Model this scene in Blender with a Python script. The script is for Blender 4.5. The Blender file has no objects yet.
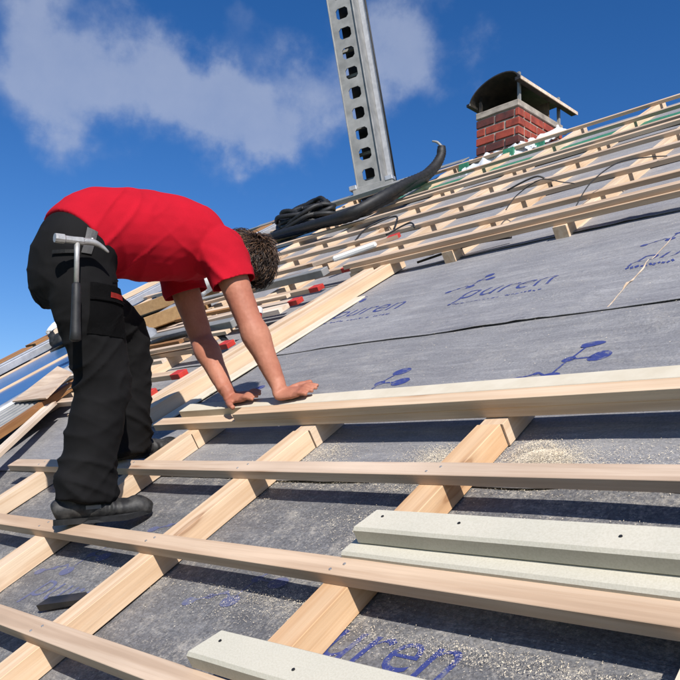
import bpy, bmesh, math, random
from mathutils import Vector, Matrix, noise
random.seed(7)
PI = math.pi
SC = bpy.context.scene
COL = SC.collection
P = math.radians(34.0)                       # roof pitch
CP, SP = math.cos(P), math.sin(P)
XU = Vector((1, 0, 0)); XV = Vector((0, CP, SP)); XN = Vector((0, -SP, CP))
def R(u, v, h=0.0):                          # roof coordinates: along the eaves, up the slope, off the membrane
    return XU*u + XV*v + XN*h

# ------------------------------------------------------------------ camera, sky, sun, exposure
CAMH = 0.98
cam_d = bpy.data.cameras.new('camera'); cam = bpy.data.objects.new('camera', cam_d); COL.objects.link(cam)
cr = Vector((0.69899873, 0.71458266, 0.02779211)); cu = Vector((0.10175298, -0.13785155, 0.9852123)); cf = Vector((-0.70784681, 0.68583422, 0.16906898))
M = Matrix((cr, cu, -cf)).transposed().to_4x4(); M.translation = R(0, 0, CAMH)
cam.matrix_world = M
cam_d.sensor_width = 36.0; cam_d.lens = 36.0*800.0/680.0; cam_d.clip_start = 0.05; cam_d.clip_end = 5000
SC.camera = cam
SUN = (XU*0.88 + XN*1.0 + XV*0.0).normalized()
sd = bpy.data.lights.new('sun', 'SUN'); sd.energy = 5.0; sd.angle = math.radians(0.53); sd.color = (1.0, 0.96, 0.905)
so = bpy.data.objects.new('sun', sd); COL.objects.link(so); so.rotation_euler = SUN.to_track_quat('Z', 'Y').to_euler(); so.location = (6, -4, 12)
SC.view_settings.view_transform = 'Standard'; SC.view_settings.look = 'None'; SC.view_settings.gamma = 1.0
SC.view_settings.use_curve_mapping = False; SC.view_settings.exposure = 0.32
SC.cycles.max_bounces = 4

W = bpy.data.worlds.new('World'); SC.world = W; W.use_nodes = True
def world():
    nt = W.node_tree; N = nt.nodes; L = nt.links; N.clear()
    def nd(t, **k):
        n = N.new(t)
        for a, b in k.items(): setattr(n, a, b)
        return n
    def math_(op, a, b=None, c=None, clamp=False):
        n = nd('ShaderNodeMath', operation=op, use_clamp=clamp)
        for i, x in enumerate((a, b, c)):
            if x is None: continue
            if isinstance(x, (int, float)): n.inputs[i].default_value = x
            else: L.new(x, n.inputs[i])
        return n.outputs[0]
    sky = nd('ShaderNodeTexSky', sky_type='NISHITA'); sky.sun_disc = False
    sky.sun_elevation = math.asin(SUN.z); sky.sun_rotation = math.atan2(SUN.x, SUN.y)
    sky.altitude = 300; sky.air_density = 1.0; sky.dust_density = 0.5; sky.ozone_density = 2.2
    tc = nd('ShaderNodeTexCoord')
    # domain-warped direction, so cloud edges fray
    n1 = nd('ShaderNodeTexNoise'); n1.inputs['Scale'].default_value = 6.0; n1.inputs['Detail'].default_value = 7; n1.inputs['Roughness'].default_value = 0.55
    L.new(tc.outputs['Generated'], n1.inputs['Vector'])
    sub = nd('ShaderNodeVectorMath', operation='SUBTRACT'); L.new(n1.outputs['Color'], sub.inputs[0]); sub.inputs[1].default_value = (.5, .5, .5)
    mad = nd('ShaderNodeVectorMath', operation='MULTIPLY_ADD'); L.new(sub.outputs[0], mad.inputs[0]); mad.inputs[1].default_value = (.28, .28, .28)
    L.new(tc.outputs['Generated'], mad.inputs[2])
    total = None
    blobs = BLOBS
    for d, r, s in blobs:
        dist = nd('ShaderNodeVectorMath', operation='DISTANCE'); L.new(mad.outputs[0], dist.inputs[0]); dist.inputs[1].default_value = d
        q = math_('DIVIDE', dist.outputs['Value'], r); q = math_('MULTIPLY', q, q); q = math_('MULTIPLY', q, -1.0)
        e = math_('EXPONENT', q); e = math_('MULTIPLY', e, s)
        total = e if total is None else math_('ADD', total, e)
    # loose cumulus everywhere else
    n2 = nd('ShaderNodeTexNoise'); n2.inputs['Scale'].default_value = 2.3; n2.inputs['Detail'].default_value = 6; n2.inputs['Roughness'].default_value = 0.5
    mp = nd('ShaderNodeMapping'); mp.inputs['Location'].default_value = (3.1, 7.7, 1.4); mp.inputs['Scale'].default_value = (1, 1, 1.7)
    L.new(mad.outputs[0], mp.inputs['Vector']); L.new(mp.outputs[0], n2.inputs['Vector'])
    g = math_('MULTIPLY_ADD', n2.outputs['Fac'], 3.2, -1.85, clamp=True)
    total = math_('ADD', total, math_('MULTIPLY', g, 0.8))
    # fine puffiness
    n3 = nd('ShaderNodeTexNoise'); n3.inputs['Scale'].default_value = 17; n3.inputs['Detail'].default_value = 8; n3.inputs['Roughness'].default_value = 0.6
    L.new(tc.outputs['Generated'], n3.inputs['Vector'])
    puff = math_('MULTIPLY_ADD', n3.outputs['Fac'], 1.0, 0.47)
    dens = math_('MULTIPLY', total, puff)
    sm = nd('ShaderNodeMapRange', interpolation_type='SMOOTHSTEP'); L.new(dens, sm.inputs['Value']); sm.inputs['From Min'].default_value = 0.20; sm.inputs['From Max'].default_value = 1.25
    fac = math_('MULTIPLY', sm.outputs['Result'], 0.62)
    cc = nd('ShaderNodeMixRGB'); L.new(n3.outputs['Fac'], cc.inputs['Fac']); cc.inputs['Color1'].default_value = (3.3, 4.0, 5.8, 1); cc.inputs['Color2'].default_value = (5.0, 5.5, 6.8, 1)
    # the sky as seen by daylight film: a little deeper blue
    hs = nd('ShaderNodeHueSaturation'); hs.inputs['Saturation'].default_value = 1.34; hs.inputs['Value'].default_value = 1.0; L.new(sky.outputs[0], hs.inputs['Color'])
    tn = nd('ShaderNodeMixRGB', blend_type='MULTIPLY'); tn.inputs['Fac'].default_value = 1; tn.inputs['Color2'].default_value = (.88, .93, 1.16, 1); L.new(hs.outputs[0], tn.inputs['Color1'])
    mix = nd('ShaderNodeMixRGB'); L.new(fac, mix.inputs['Fac']); L.new(tn.outputs[0], mix.inputs['Color1']); L.new(cc.outputs[0], mix.inputs['Color2'])
    bg = nd('ShaderNodeBackground'); bg.inputs['Strength'].default_value = 0.082; L.new(mix.outputs[0], bg.inputs['Color'])
    out = nd('ShaderNodeOutputWorld'); L.new(bg.outputs[0], out.inputs['Surface'])
def skydir(x, y):
    return (cr*(x-340) + cu*(340-y) + cf*800).normalized()
# cloud puffs: direction in the sky, angular radius, weight
BLOBS = [(skydir(x, y), r, s) for x, y, r, s in (
    (0, 25, .075, .75), (30, 60, .075, .8), (75, 95, .07, .75), (120, 115, .07, .7), (160, 125, .06, .6), (190, 75, .035, .35), (140, 45, .03, .25),
    (225, 105, .06, .9), (262, 120, .055, 1.0), (300, 130, .045, .9), (200, 130, .05, .6),
    (290, 50, .055, .5), (320, 75, .05, .55), (360, 60, .06, .6), (400, 35, .055, .6), (425, 60, .055, .7), (415, 90, .045, .45), (235, 5, .03, .35))]
world()

# ------------------------------------------------------------------ materials
def mat(name, col=(.5, .5, .5), rough=.7, metal=0.0, spec=.5):
    m = bpy.data.materials.new(name); m.use_nodes = True
    b = m.node_tree.nodes['Principled BSDF']
    b.inputs['Base Color'].default_value = (*col, 1); b.inputs['Roughness'].default_value = rough; b.inputs['Metallic'].default_value = metal
    b.inputs['Specular IOR Level'].default_value = spec
    return m
class NT:
    def __init__(s, m): s.t = m.node_tree; s.N = s.t.nodes; s.L = s.t.links; s.b = s.N['Principled BSDF']
    def nd(s, t, **k):
        n = s.N.new(t)
        for a, b in k.items(): setattr(n, a, b)
        return n
    def obj(s, scale=(1, 1, 1), rnd=True):
        tc = s.nd('ShaderNodeTexCoord'); mp = s.nd('ShaderNodeMapping'); mp.inputs['Scale'].default_value = scale
        s.L.new(tc.outputs['Object'], mp.inputs['Vector'])
        if rnd:
            oi = s.nd('ShaderNodeObjectInfo'); cx = s.nd('ShaderNodeVectorMath', operation='SCALE'); cx.inputs[0].default_value = (37, 91, 53); s.L.new(oi.outputs['Random'], cx.inputs['Scale'])
            s.L.new(cx.outputs[0], mp.inputs['Location'])
        return mp.outputs[0]
    def noise(s, vec, scale, detail=4, rough=.55, dist=0.0):
        n = s.nd('ShaderNodeTexNoise'); n.inputs['Scale'].default_value = scale; n.inputs['Detail'].default_value = detail; n.inputs['Roughness'].default_value = rough; n.inputs['Distortion'].default_value = dist
        s.L.new(vec, n.inputs['Vector']); return n.outputs['Fac']
    def ramp(s, fac, stops):
        r = s.nd('ShaderNodeValToRGB'); e = r.color_ramp.elements
        while len(e) < len(stops): e.new(.5)
        for i, (p, c) in enumerate(stops): e[i].position = p; e[i].color = (*c, 1) if len(c) == 3 else c
        s.L.new(fac, r.inputs['Fac']); return r.outputs['Color']
    def mix(s, fac, a, b, mode='MIX'):
        n = s.nd('ShaderNodeMixRGB', blend_type=mode)
        for i, x in zip(('Fac', 'Color1', 'Color2'), (fac, a, b)):
            if isinstance(x, (int, float)): n.inputs[i].default_value = x
            elif isinstance(x, tuple): n.inputs[i].default_value = (*x, 1)
            else: s.L.new(x, n.inputs[i])
        return n.outputs[0]
    def math(s, op, a, b=0.0, c=0.0, clamp=False):
        n = s.nd('ShaderNodeMath', operation=op, use_clamp=clamp)
        for i, x in enumerate((a, b, c)):
            if isinstance(x, (int, float)): n.inputs[i].default_value = x
            else: s.L.new(x, n.inputs[i])
        return n.outputs[0]
    def base(s, c): s.L.new(c, s.b.inputs['Base Color'])
    def bump(s, h, strength=.3, dist=.01):
        n = s.nd('ShaderNodeBump'); n.inputs['Strength'].default_value = strength; n.inputs['Distance'].default_value = dist
        s.L.new(h, n.inputs['Height']); s.L.new(n.outputs[0], s.b.inputs['Normal'])

def wood(name, light, dark, grey=0.0):
    m = mat(name, light, .72, 0, .25); t = NT(m)
    v = t.obj((.9, 26, 26)); g = t.noise(v, 1.0, 5, .6, .35)
    v2 = t.obj((2.2, 90, 90)); f = t.noise(v2, 1.0, 3, .6)
    v3 = t.obj((1.1, 2.0, 2.0)); big = t.noise(v3, 1.6, 3)
    c = t.ramp(g, [(.28, tuple(x*.88 for x in dark)), (.42, dark), (.56, light), (.78, tuple(min(1, x*1.10) for x in light))])
    c = t.mix(t.math('MULTIPLY', f, .34), c, tuple(x*.50 for x in dark), 'MIX')
    oi = t.nd('ShaderNodeObjectInfo')
    tint = t.ramp(oi.outputs['Random'], [(0, (1.0, .93, .84)), (.5, (1, .97, .93)), (1, (.93, .93, .95))])
    c = t.mix(1.0, c, tint, 'MULTIPLY')
    c = t.mix(1.0, c, t.ramp(big, [(.3, (.80, .78, .76)), (.7, (1.02, 1.02, 1.02))]), 'MULTIPLY')
    # scuffs and grey handling marks
    gr = t.ramp(t.noise(t.obj((4, 22, 22)), 1.3, 6, .75, 1.0), [(.60, (0, 0, 0)), (.80, (1, 1, 1))])
    c = t.mix(t.math('MULTIPLY', gr, .35), c, (.36, .30, .25))
    # knots with a darker ring
    vk = t.obj((2.6, 13, 13)); vo = t.nd('ShaderNodeTexVoronoi'); vo.inputs['Scale'].default_value = 1.0; t.L.new(vk, vo.inputs['Vector'])
    kn = t.ramp(vo.outputs['Distance'], [(.08, (.55, .55, .55)), (.17, (1, 1, 1)), (.21, (.35, .35, .35)), (.33, (0, 0, 0))])
    sel = t.math('GREATER_THAN', t.nd_sep(vo.outputs['Color']), .60)
    kf = t.math('MULTIPLY', t.math('MULTIPLY', kn, sel), .70)
    c = t.mix(kf, c, (.27, .13, .06))
    t.base(c); t.bump(t.math('ADD', g, f), .25, .004)
    return m
def nd_sep(s, c):
    n = s.nd('ShaderNodeSeparateColor'); s.L.new(c, n.inputs[0]); return n.outputs[0]
NT.nd_sep = nd_sep
MT = {}
MT['pine'] = wood('pine_fresh', (.80, .645, .485), (.70, .52, .36))
MT['pine_warm'] = wood('pine_warm', (.76, .545, .35), (.66, .43, .25))
MT['batten'] = wood('pine_batten', (.69, .55, .425), (.56, .42, .31))
MT['brownwood'] = wood('brown_wood', (.42, .23, .10), (.28, .14, .06))
MT['palewood'] = wood('pale_wood', (.84, .72, .58), (.72, .57, .42))

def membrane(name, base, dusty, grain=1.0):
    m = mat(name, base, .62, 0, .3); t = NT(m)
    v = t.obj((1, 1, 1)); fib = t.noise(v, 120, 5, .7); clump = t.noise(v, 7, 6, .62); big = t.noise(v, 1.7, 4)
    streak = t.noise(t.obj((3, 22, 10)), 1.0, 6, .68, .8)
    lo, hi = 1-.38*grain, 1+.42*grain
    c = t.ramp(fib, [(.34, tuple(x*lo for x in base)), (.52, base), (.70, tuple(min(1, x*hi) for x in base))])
    c = t.mix(.55, c, t.ramp(big, [(.3, (.72, .72, .74)), (.7, (1.18, 1.17, 1.14))]), 'MULTIPLY')
    c = t.mix(.7, c, t.ramp(streak, [(.32, (.72, .72, .74)), (.55, (1.0, 1.0, 1.0)), (.72, (1.40, 1.38, 1.34))]), 'MULTIPLY')
    # sawdust trodden into the fleece: fine speckle gathered in patches
    speck = t.noise(v, 150, 5, .75); sp2 = t.noise(v, 48, 5, .7)
    sm_ = t.math('ADD', t.math('MULTIPLY', speck, .55), t.math('MULTIPLY', sp2, .45))
    thr = t.math('ADD', sm_, t.math('MULTIPLY', t.math('SUBTRACT', clump, .5), .50))
    d = t.ramp(thr, [(.50, (0, 0, 0)), (.68, (1, 1, 1))])
    c = t.mix(t.math('MULTIPLY', d, dusty), c, (.50, .455, .385))
    scuff = t.ramp(t.noise(t.obj((5, 5, 5)), 3.0, 7, .75, 1.2), [(.58, (0, 0, 0)), (.76, (1, 1, 1))])
    c = t.mix(t.math('MULTIPLY', scuff, .35), c, (.46, .455, .45))
    t.base(c); t.bump(t.math('ADD', t.math('ADD', t.math('MULTIPLY', fib, .4), t.math('MULTIPLY', streak, 1.2)), t.math('MULTIPLY', t.noise(t.obj((1.5, 5, 3)), 2.2, 5, .55, 1.2), 3.0)), .75, .006)
    return m
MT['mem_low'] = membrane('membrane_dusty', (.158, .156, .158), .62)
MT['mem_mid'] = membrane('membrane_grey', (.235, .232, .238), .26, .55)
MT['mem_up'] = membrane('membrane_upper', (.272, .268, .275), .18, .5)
MT['mem_green'] = membrane('membrane_green', (.035, .20, .12), .15)

def printed(name='blue_print', fade=.22):
    m = mat(name, (.03, .05, .30), .6, 0, .3); t = NT(m)
    v = t.obj((1, 1, 1), False); w = t.noise(v, 60, 5, .7); w2 = t.noise(v, 12, 4)
    f = t.ramp(t.math('ADD', t.math('MULTIPLY', w, .6), t.math('MULTIPLY', w2, .4)), [(.51, (0, 0, 0)), (.63, (1, 1, 1))])
    t.base(t.mix(t.math('MULTIPLY_ADD', f, .95-fade, fade), (.022, .038, .19), (.20, .20, .215))); return m
MT['print'] = printed('blue_print', .10)
MT['print_faint'] = printed('blue_print_worn', .50)
def foam():
    m = mat('foam_board', (.66, .64, .52), .85, 0, .15); t = NT(m)
    v = t.obj((1, 1, 1)); a = t.noise(v, 260, 2); b = t.noise(v, 5, 4)
    c = t.ramp(a, [(.35, (.51, .475, .385)), (.55, (.55, .515, .425)), (.8, (.58, .545, .455))])
    t.base(t.mix(.5, c, t.ramp(b, [(.3, (.86, .87, .85)), (.7, (1.05, 1.03, 1.0))]), 'MULTIPLY')); t.bump(a, .12, .002); return m
MT['foam'] = foam()
def speckle(name, a, b, sc, rough=.6, metal=0.0, spec=.5, bump=.15, mid=(.35, .7)):
    m = mat(name, a, rough, metal, spec); t = NT(m); v = t.obj()
    f = t.noise(v, sc, 5, .6); t.base(t.ramp(f, [(mid[0], a), (mid[1], b)]))
    if bump: t.bump(f, bump, .004)
    return m
MT['whitefoam'] = speckle('white_foam', (.62, .56, .445), (.54, .475, .36), 9, .8, 0, .2)
MT['alu'] = speckle('aluminium', (.52, .53, .55), (.38, .39, .41), 14, .5, .6)
MT['alu_dull'] = speckle('aluminium_dull', (.33, .325, .31), (.20, .20, .19), 6, .6, .3)
MT['steel'] = speckle('steel', (.50, .49, .47), (.34, .33, .32), 40, .5, .6)
MT['black'] = speckle('black_rubber', (.007, .007, .0075), (.018, .018, .019), 30, .6)
MT['sheet'] = speckle('black_sheet_metal', (.02, .02, .02), (.06, .05, .04), 12, .45, .3)
MT['rust'] = speckle('rusty_sheet', (.11, .075, .05), (.22, .17, .12), 9, .7, .2)
MT['brick'] = speckle('brick_red', (.36, .070, .045), (.17, .04, .032), 11, .85, 0, .2, .5)
MT['brickd'] = speckle('brick_dark', (.13, .04, .035), (.06, .03, .03), 16, .85, 0, .2, .5)
MT['mortar'] = speckle('mortar', (.42, .37, .31), (.22, .19, .165), 9, .9, 0, .15, .5)
MT['foil'] = speckle('white_foil', (.70, .73, .76), (.50, .55, .58), 10, .5)
MT['blue'] = speckle('blue_sheet', (.045, .12, .27), (.06, .15, .31), 3, .25)
MT['red'] = speckle('red_paint', (.55, .035, .025), (.34, .03, .02), 30, .55)
MT['board'] = speckle('brown_board', (.40, .25, .12), (.30, .18, .085), 30, .85, 0, .2)
MT['white'] = speckle('white_plastic', (.78, .78, .76), (.65, .65, .64), 8, .45)
MT['sack'] = speckle('grey_sack', (.30, .31, .33), (.16, .17, .185), 8, .5)
MT['clay'] = speckle('clay_tile', (.40, .17, .08), (.26, .10, .05), 10, .8, 0, .2)
MT['plaster'] = speckle('plaster', (.62, .58, .50), (.52, .48, .41), 6, .9)
MT['tile_red'] = speckle('roof_tile_red', (.30, .09, .05), (.20, .06, .035), 5, .8)
MT['grass'] = speckle('grass', (.05, .10, .025), (.09, .13, .04), .4, .9)
MT['dust'] = speckle('sawdust', (.78, .69, .53), (.68, .57, .41), 30, .9, 0, .1, 0)
def skin():
    m = mat('skin', (.50, .23, .15), .58, 0, .3); t = NT(m); v = t.obj()
    a = t.noise(v, 7, 4); b = t.noise(v, 90, 4)
    c = t.ramp(a, [(.35, (.42, .18, .112)), (.68, (.34, .122, .075))])
    t.base(t.mix(.35, c, t.ramp(b, [(.3, (.8, .74, .72)), (.7, (1.1, 1.1, 1.1))]), 'MULTIPLY')); t.bump(b, .2, .003)
    return m
MT['skin'] = skin()
def cloth(name, a, b, sheen=.3, rough=.9, sc=6):
    m = mat(name, a, rough, 0, .15); t = NT(m); v = t.obj()
    f = t.noise(v, sc, 5); w = t.noise(t.obj((1, 1, 1)), 420, 2)
    t.base(t.mix(.3, t.ramp(f, [(.35, a), (.7, b)]), t.ramp(w, [(.3, (.75, .75, .75)), (.7, (1.2, 1.2, 1.2))]), 'MULTIPLY')); t.bump(w, .2, .002)
    t.b.inputs['Sheen Weight'].default_value = sheen; t.b.inputs['Sheen Roughness'].default_value = .5; return m
MT['shirt'] = cloth('red_cotton', (.42, .0062, .018), (.35, .0055, .0155), .0, .95)
MT['pants'] = cloth('black_canvas', (.0045, .0043, .0046), (.009, .0086, .009), .0)
MT['stitch'] = mat('grey_thread', (.045, .043, .043), .9)
MT['leather'] = speckle('boot_leather', (.013, .0125, .0125), (.07, .066, .06), 26, .6, 0, .4, .4, (.42, .78))
MT['belt'] = speckle('grey_leather', (.16, .155, .155), (.10, .10, .10), 20, .5)
MT['hair'] = mat('dark_brown_hair', (.030, .018, .012), .45, 0, .4)
MT['hairtip'] = mat('brown_hair', (.115, .064, .036), .42, 0, .45)
MT['eye'] = mat('eye_white', (.7, .68, .65), .2)

# ------------------------------------------------------------------ helpers
def link(o, parent=None):
    COL.objects.link(o)
    if parent is not None: o.parent = parent; o.matrix_parent_inverse = Matrix.Identity(4)
    return o
def tag(o, label, cat=None, group=None, kind=None):
    if label: o['label'] = label
    if cat: o['category'] = cat
    if group: o['group'] = group
    if kind: o['kind'] = kind
    return o
def obj(name, bm, m, parent=None, smooth=False, M=None):
    me = bpy.data.meshes.new(name); bm.normal_update(); bm.to_mesh(me); bm.free()
    if m is not None: me.materials.append(m)
    if smooth: me.polygons.foreach_set('use_smooth', [True]*len(me.polygons))
    o = bpy.data.objects.new(name, me); link(o, parent)
    if M is not None: o.matrix_world = M if parent is None else o.matrix_world
    if M is not None and parent is not None: o.matrix_local = M
    return o
def empty(name, loc, M=None):
    o = bpy.data.objects.new(name, None); COL.objects.link(o); o.location = loc; o.empty_display_size = .1
    if M is not None: o.matrix_world = M
    return o
def roofM(u, v, h, rz=0.0, rx=0.0, ry=0.0):
    m = Matrix.Rotation(P, 4, 'X') @ Matrix.Rotation(rz, 4, 'Z') @ Matrix.Rotation(ry, 4, 'Y') @ Matrix.Rotation(rx, 4, 'X')
    m.translation = R(u, v, h); return m
def add_box(bm, x0, x1, y0, y1, z0, z1, bev=0.0):
    vs = [bm.verts.new((x, y, z)) for x in (x0, x1) for y in (y0, y1) for z in (z0, z1)]
    f = [(0, 1, 3, 2), (4, 6, 7, 5), (0, 4, 5, 1), (2, 3, 7, 6), (0, 2, 6, 4), (1, 5, 7, 3)]
    fs = [bm.faces.new([vs[i] for i in q]) for q in f]
    if bev:
        es = {e for g in fs for e in g.edges}
        bmesh.ops.bevel(bm, geom=list(es), offset=bev, segments=1, affect='EDGES', profile=.5)
    return vs
def box_bm(*a, **k):
    bm = bmesh.new(); add_box(bm, *a, **k); bmesh.ops.recalc_face_normals(bm, faces=bm.faces); return bm
def tube(bm, pts, rad, sides=8, cap=True):
    pts = [Vector(p) for p in pts]; n = len(pts)
    if not isinstance(rad, (list, tuple)): rad = [rad]*n
    ref = None; rings = []
    for i, p in enumerate(pts):
        t = (pts[min(i+1, n-1)] - pts[max(i-1, 0)]).normalized()
        if ref is None:
            ref = Vector((0, 0, 1)) if abs(t.z) < .9 else Vector((1, 0, 0))
        s = (ref - t*ref.dot(t))
        if s.length < 1e-5: s = t.orthogonal()
        s.normalize(); ref = s; q = t.cross(s)
        rings.append([bm.verts.new(p + (s*math.cos(2*PI*k/sides) + q*math.sin(2*PI*k/sides))*rad[i]) for k in range(sides)])
    for a, b in zip(rings, rings[1:]):
        for k in range(sides): bm.faces.new((a[k], a[(k+1) % sides], b[(k+1) % sides], b[k]))
    if cap: bm.faces.new(rings[0][::-1]); bm.faces.new(rings[-1])
def smooth_path(pts, per=6):
    pts = [Vector(p) for p in pts]; out = []
    for i in range(len(pts)-1):
        a, b, c, d = pts[max(i-1, 0)], pts[i], pts[i+1], pts[min(i+2, len(pts)-1)]
        for k in range(per):
            t = k/per; out.append(.5*((2*b) + (c-a)*t + (2*a-5*b+4*c-d)*t*t + (3*b-a-3*c+d)*t**3))
    out.append(pts[-1]); return out
def loft(bm, secs, side=Vector((1, 0, 0)), n=28):
    """secs: (centre, half width along side, half depth, [power])"""
    C = [Vector(s[0]) for s in secs]; rings = []
    for i, s in enumerate(secs):
        t = (C[min(i+1, len(C)-1)] - C[max(i-1, 0)]).normalized()
        sd_ = (side - t*side.dot(t)).normalized(); q = t.cross(sd_)
        rings.append([bm.verts.new(C[i] + sd_*s[1]*math.cos(2*PI*k/n) + q*s[2]*math.sin(2*PI*k/n)) for k in range(n)])
    for a, b in zip(rings, rings[1:]):
        for k in range(n): bm.faces.new((a[k], a[(k+1) % n], b[(k+1) % n], b[k]))
    bm.faces.new(rings[0][::-1]); bm.faces.new(rings[-1])
def interp(secs, per=4):
    out = []; n = len(secs)
    C = smooth_path([s[0] for s in secs], per)
    for i, c in enumerate(C):
        f = i/per; k = min(int(f), n-2); t = f-k
        a = secs[k]; b = secs[k+1]; t2 = t*t*(3-2*t)
        out.append((c, a[1]+(b[1]-a[1])*t2, a[2]+(b[2]-a[2])*t2))
    return out
def ellipsoid(bm, c, ax, seg=16, rings=10):
    """ax: three (vector*radius) axes"""
    m = Matrix((ax[0], ax[1], ax[2])).transposed().to_4x4(); m.translation = Vector(c)
    bmesh.ops.create_uvsphere(bm, u_segments=seg, v_segments=rings, radius=1, matrix=m)
def fuse(bm, voxel, smooth_it=6, fac=.5):
    """voxel union of everything in bm, smoothed; returns a new bmesh"""
    bmesh.ops.recalc_face_normals(bm, faces=bm.faces)
    me = bpy.data.meshes.new('tmp'); bm.to_mesh(me); bm.free()
    o = bpy.data.objects.new('tmp', me); COL.objects.link(o)
    r = o.modifiers.new('r', 'REMESH'); r.mode = 'VOXEL'; r.voxel_size = voxel; r.adaptivity = 0
    s = o.modifiers.new('s', 'SMOOTH'); s.factor = fac; s.iterations = smooth_it
    dg = bpy.context.evaluated_depsgraph_get(); me2 = bpy.data.meshes.new_from_object(o.evaluated_get(dg))
    bpy.data.objects.remove(o); bpy.data.meshes.remove(me)
    b2 = bmesh.new(); b2.from_mesh(me2); bpy.data.meshes.remove(me2); b2.normal_update(); return b2

def timber_bm(L, w, t, seed=0, bow=.004, ch=.0013):
    """plank along local x, y 0..w, z 0..t, softened edges, a slight bow"""
    rnd = random.Random(seed); bm = bmesh.new(); ns = max(2, int(L/.35)); rings = []
    ph, ph2, a1, a2 = rnd.uniform(0, 6), rnd.uniform(0, 6), rnd.uniform(-bow, bow), rnd.uniform(-bow, bow)*.25
    prof = [(ch, 0), (w-ch, 0), (w, ch), (w, t-ch), (w-ch, t), (ch, t), (0, t-ch), (0, ch)]
    for i in range(ns+1):
        x = L*i/ns; dy = a1*math.sin(x*1.1+ph); dz = max(0, a2*math.sin(x*1.7+ph2))
        rings.append([bm.verts.new((x, y+dy, z+dz)) for y, z in prof])
    for a, b in zip(rings, rings[1:]):
        for k in range(8): bm.faces.new((a[k], b[k], b[(k+1) % 8], a[(k+1) % 8]))
    bm.faces.new(rings[0]); bm.faces.new(rings[-1][::-1])
    bmesh.ops.recalc_face_normals(bm, faces=bm.faces); return bm
SEED = [100]
def timber(name, u0, v0, h0, L, w, t, m, label, cat, group=None, rz=0.0, ry=0.0, rx=0.0, bow=.004):
    """length along local x; rz=0 runs along the eaves, rz=90deg runs up the slope"""
    SEED[0] += 1
    o = obj(name, timber_bm(L, w, t, SEED[0], bow), MT[m], None, False, roofM(u0, v0, h0, rz, rx, ry))
    return tag(o, label, cat, group)

# ------------------------------------------------------------------ ground and the house under the roof
bm = bmesh.new(); bmesh.ops.create_grid(bm, x_segments=8, y_segments=8, size=1500)
tag(obj('ground', bm, MT['grass'], None, False, Matrix.Translation((0, 0, -5.2))), 'green lawn far below the roof', kind='structure')
UL, UR, VE, VR = -8.62, 5.0, -1.35, 7.46
rid = R(0, VR, 0); eav = R(0, VE, 0)
bm = bmesh.new()
prof = [(eav.y+.35, -5.2), (eav.y+.35, eav.z-.05), (rid.y, rid.z-.36), (2*rid.y-eav.y-.35, eav.z-.05), (2*rid.y-eav.y-.35, -5.2)]
a = [bm.verts.new((UL+.3, y, z)) for y, z in prof]; b = [bm.verts.new((UR-.3, y, z)) for y, z in prof]
bm.faces.new(a); bm.faces.new(b[::-1])
for k in range(5): bm.faces.new((a[k], b[k], b[(k+1) % 5], a[(k+1) % 5]))
bmesh.ops.recalc_face_normals(bm, faces=bm.faces)
tag(obj('house_wall', bm, MT['plaster']), 'plastered house body under the roof', kind='structure')
# roof deck: the slope we look at, and the far slope
tag(obj('roof_deck', box_bm(UL, UR, VE, VR-.02, -.09, -.03), MT['brownwood'], None, False, roofM(0, 0, 0)), 'boarded roof deck under the membrane', kind='structure')
bm = bmesh.new()
q = [Vector((UL, rid.y+.02, rid.z-.02)), Vector((UR, rid.y+.02, rid.z-.02)), Vector((UR, 2*rid.y-eav.y, eav.z)), Vector((UL, 2*rid.y-eav.y, eav.z))]
lo = [bm.verts.new(x) for x in q]; hi = [bm.verts.new(x-Vector((0, 0, .1))) for x in q]
bm.faces.new(lo); bm.faces.new(hi[::-1])
for k in range(4): bm.faces.new((lo[k], hi[k], hi[(k+1) % 4], lo[(k+1) % 4]))
bmesh.ops.recalc_face_normals(bm, faces=bm.faces)
tag(obj('roof_far_slope', bm, MT['tile_red']), 'far slope of the roof behind the ridge', kind='structure')

# ------------------------------------------------------------------ membrane courses
def fN(x, y, z=0.0): return noise.noise(Vector((x, y, z)))
def creases(u, v):
    s = 0.0
    for (cu_, cv_, ang, ln, am, wd) in CREASE:
        du, dv = u-cu_, v-cv_; a = du*math.cos(ang)+dv*math.sin(ang); b_ = -du*math.sin(ang)+dv*math.cos(ang)
        b_ += .02*math.sin(a*9)
        if abs(a) < ln*1.5: s += am*math.exp(-(b_/wd)**2)*math.exp(-(a/ln)**2)
    return s
CREASE = [(-1.62, 2.82, .05, .18, .012, .018), (-1.52, 2.74, 1.3, .10, .010, .016), (-1.15, 2.42, -.35, .25, .010, .02), (-1.5, 3.05, .03, .8, .006, .03),
          (-2.3, 2.9, .02, .7, .005, .03), (-2.5, 2.3, .06, .6, .005, .03), (-1.3, 2.25, -.1, .5, .005, .03), (-2.9, 3.3, .1, .6, .005, .03), (-1.9, 3.45, .0, .7, .005, .025),
          (-1.0, 2.9, .2, .4, .006, .03), (-1.05, 1.45, .0, .4, .006, .02), (-1.8, 1.15, .4, .2, .005, .02)]
def mem_h(u, v): return .005*fN(u*2.1, v*3.3, 1) + .0022*fN(u*5, v*9, 5) + 2.2*creases(u, v)
def lip(d, u):                                  # lower edge of a course, standing a little proud of the course below
    return .004 + (.003+.006*max(0, fN(u*3.1, 9.0)+.30)+.010*math.exp(-((u+1.85)/.28)**2)*max(0, .4+fN(u*14, 2.0)))*math.exp(-d/.045)
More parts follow.
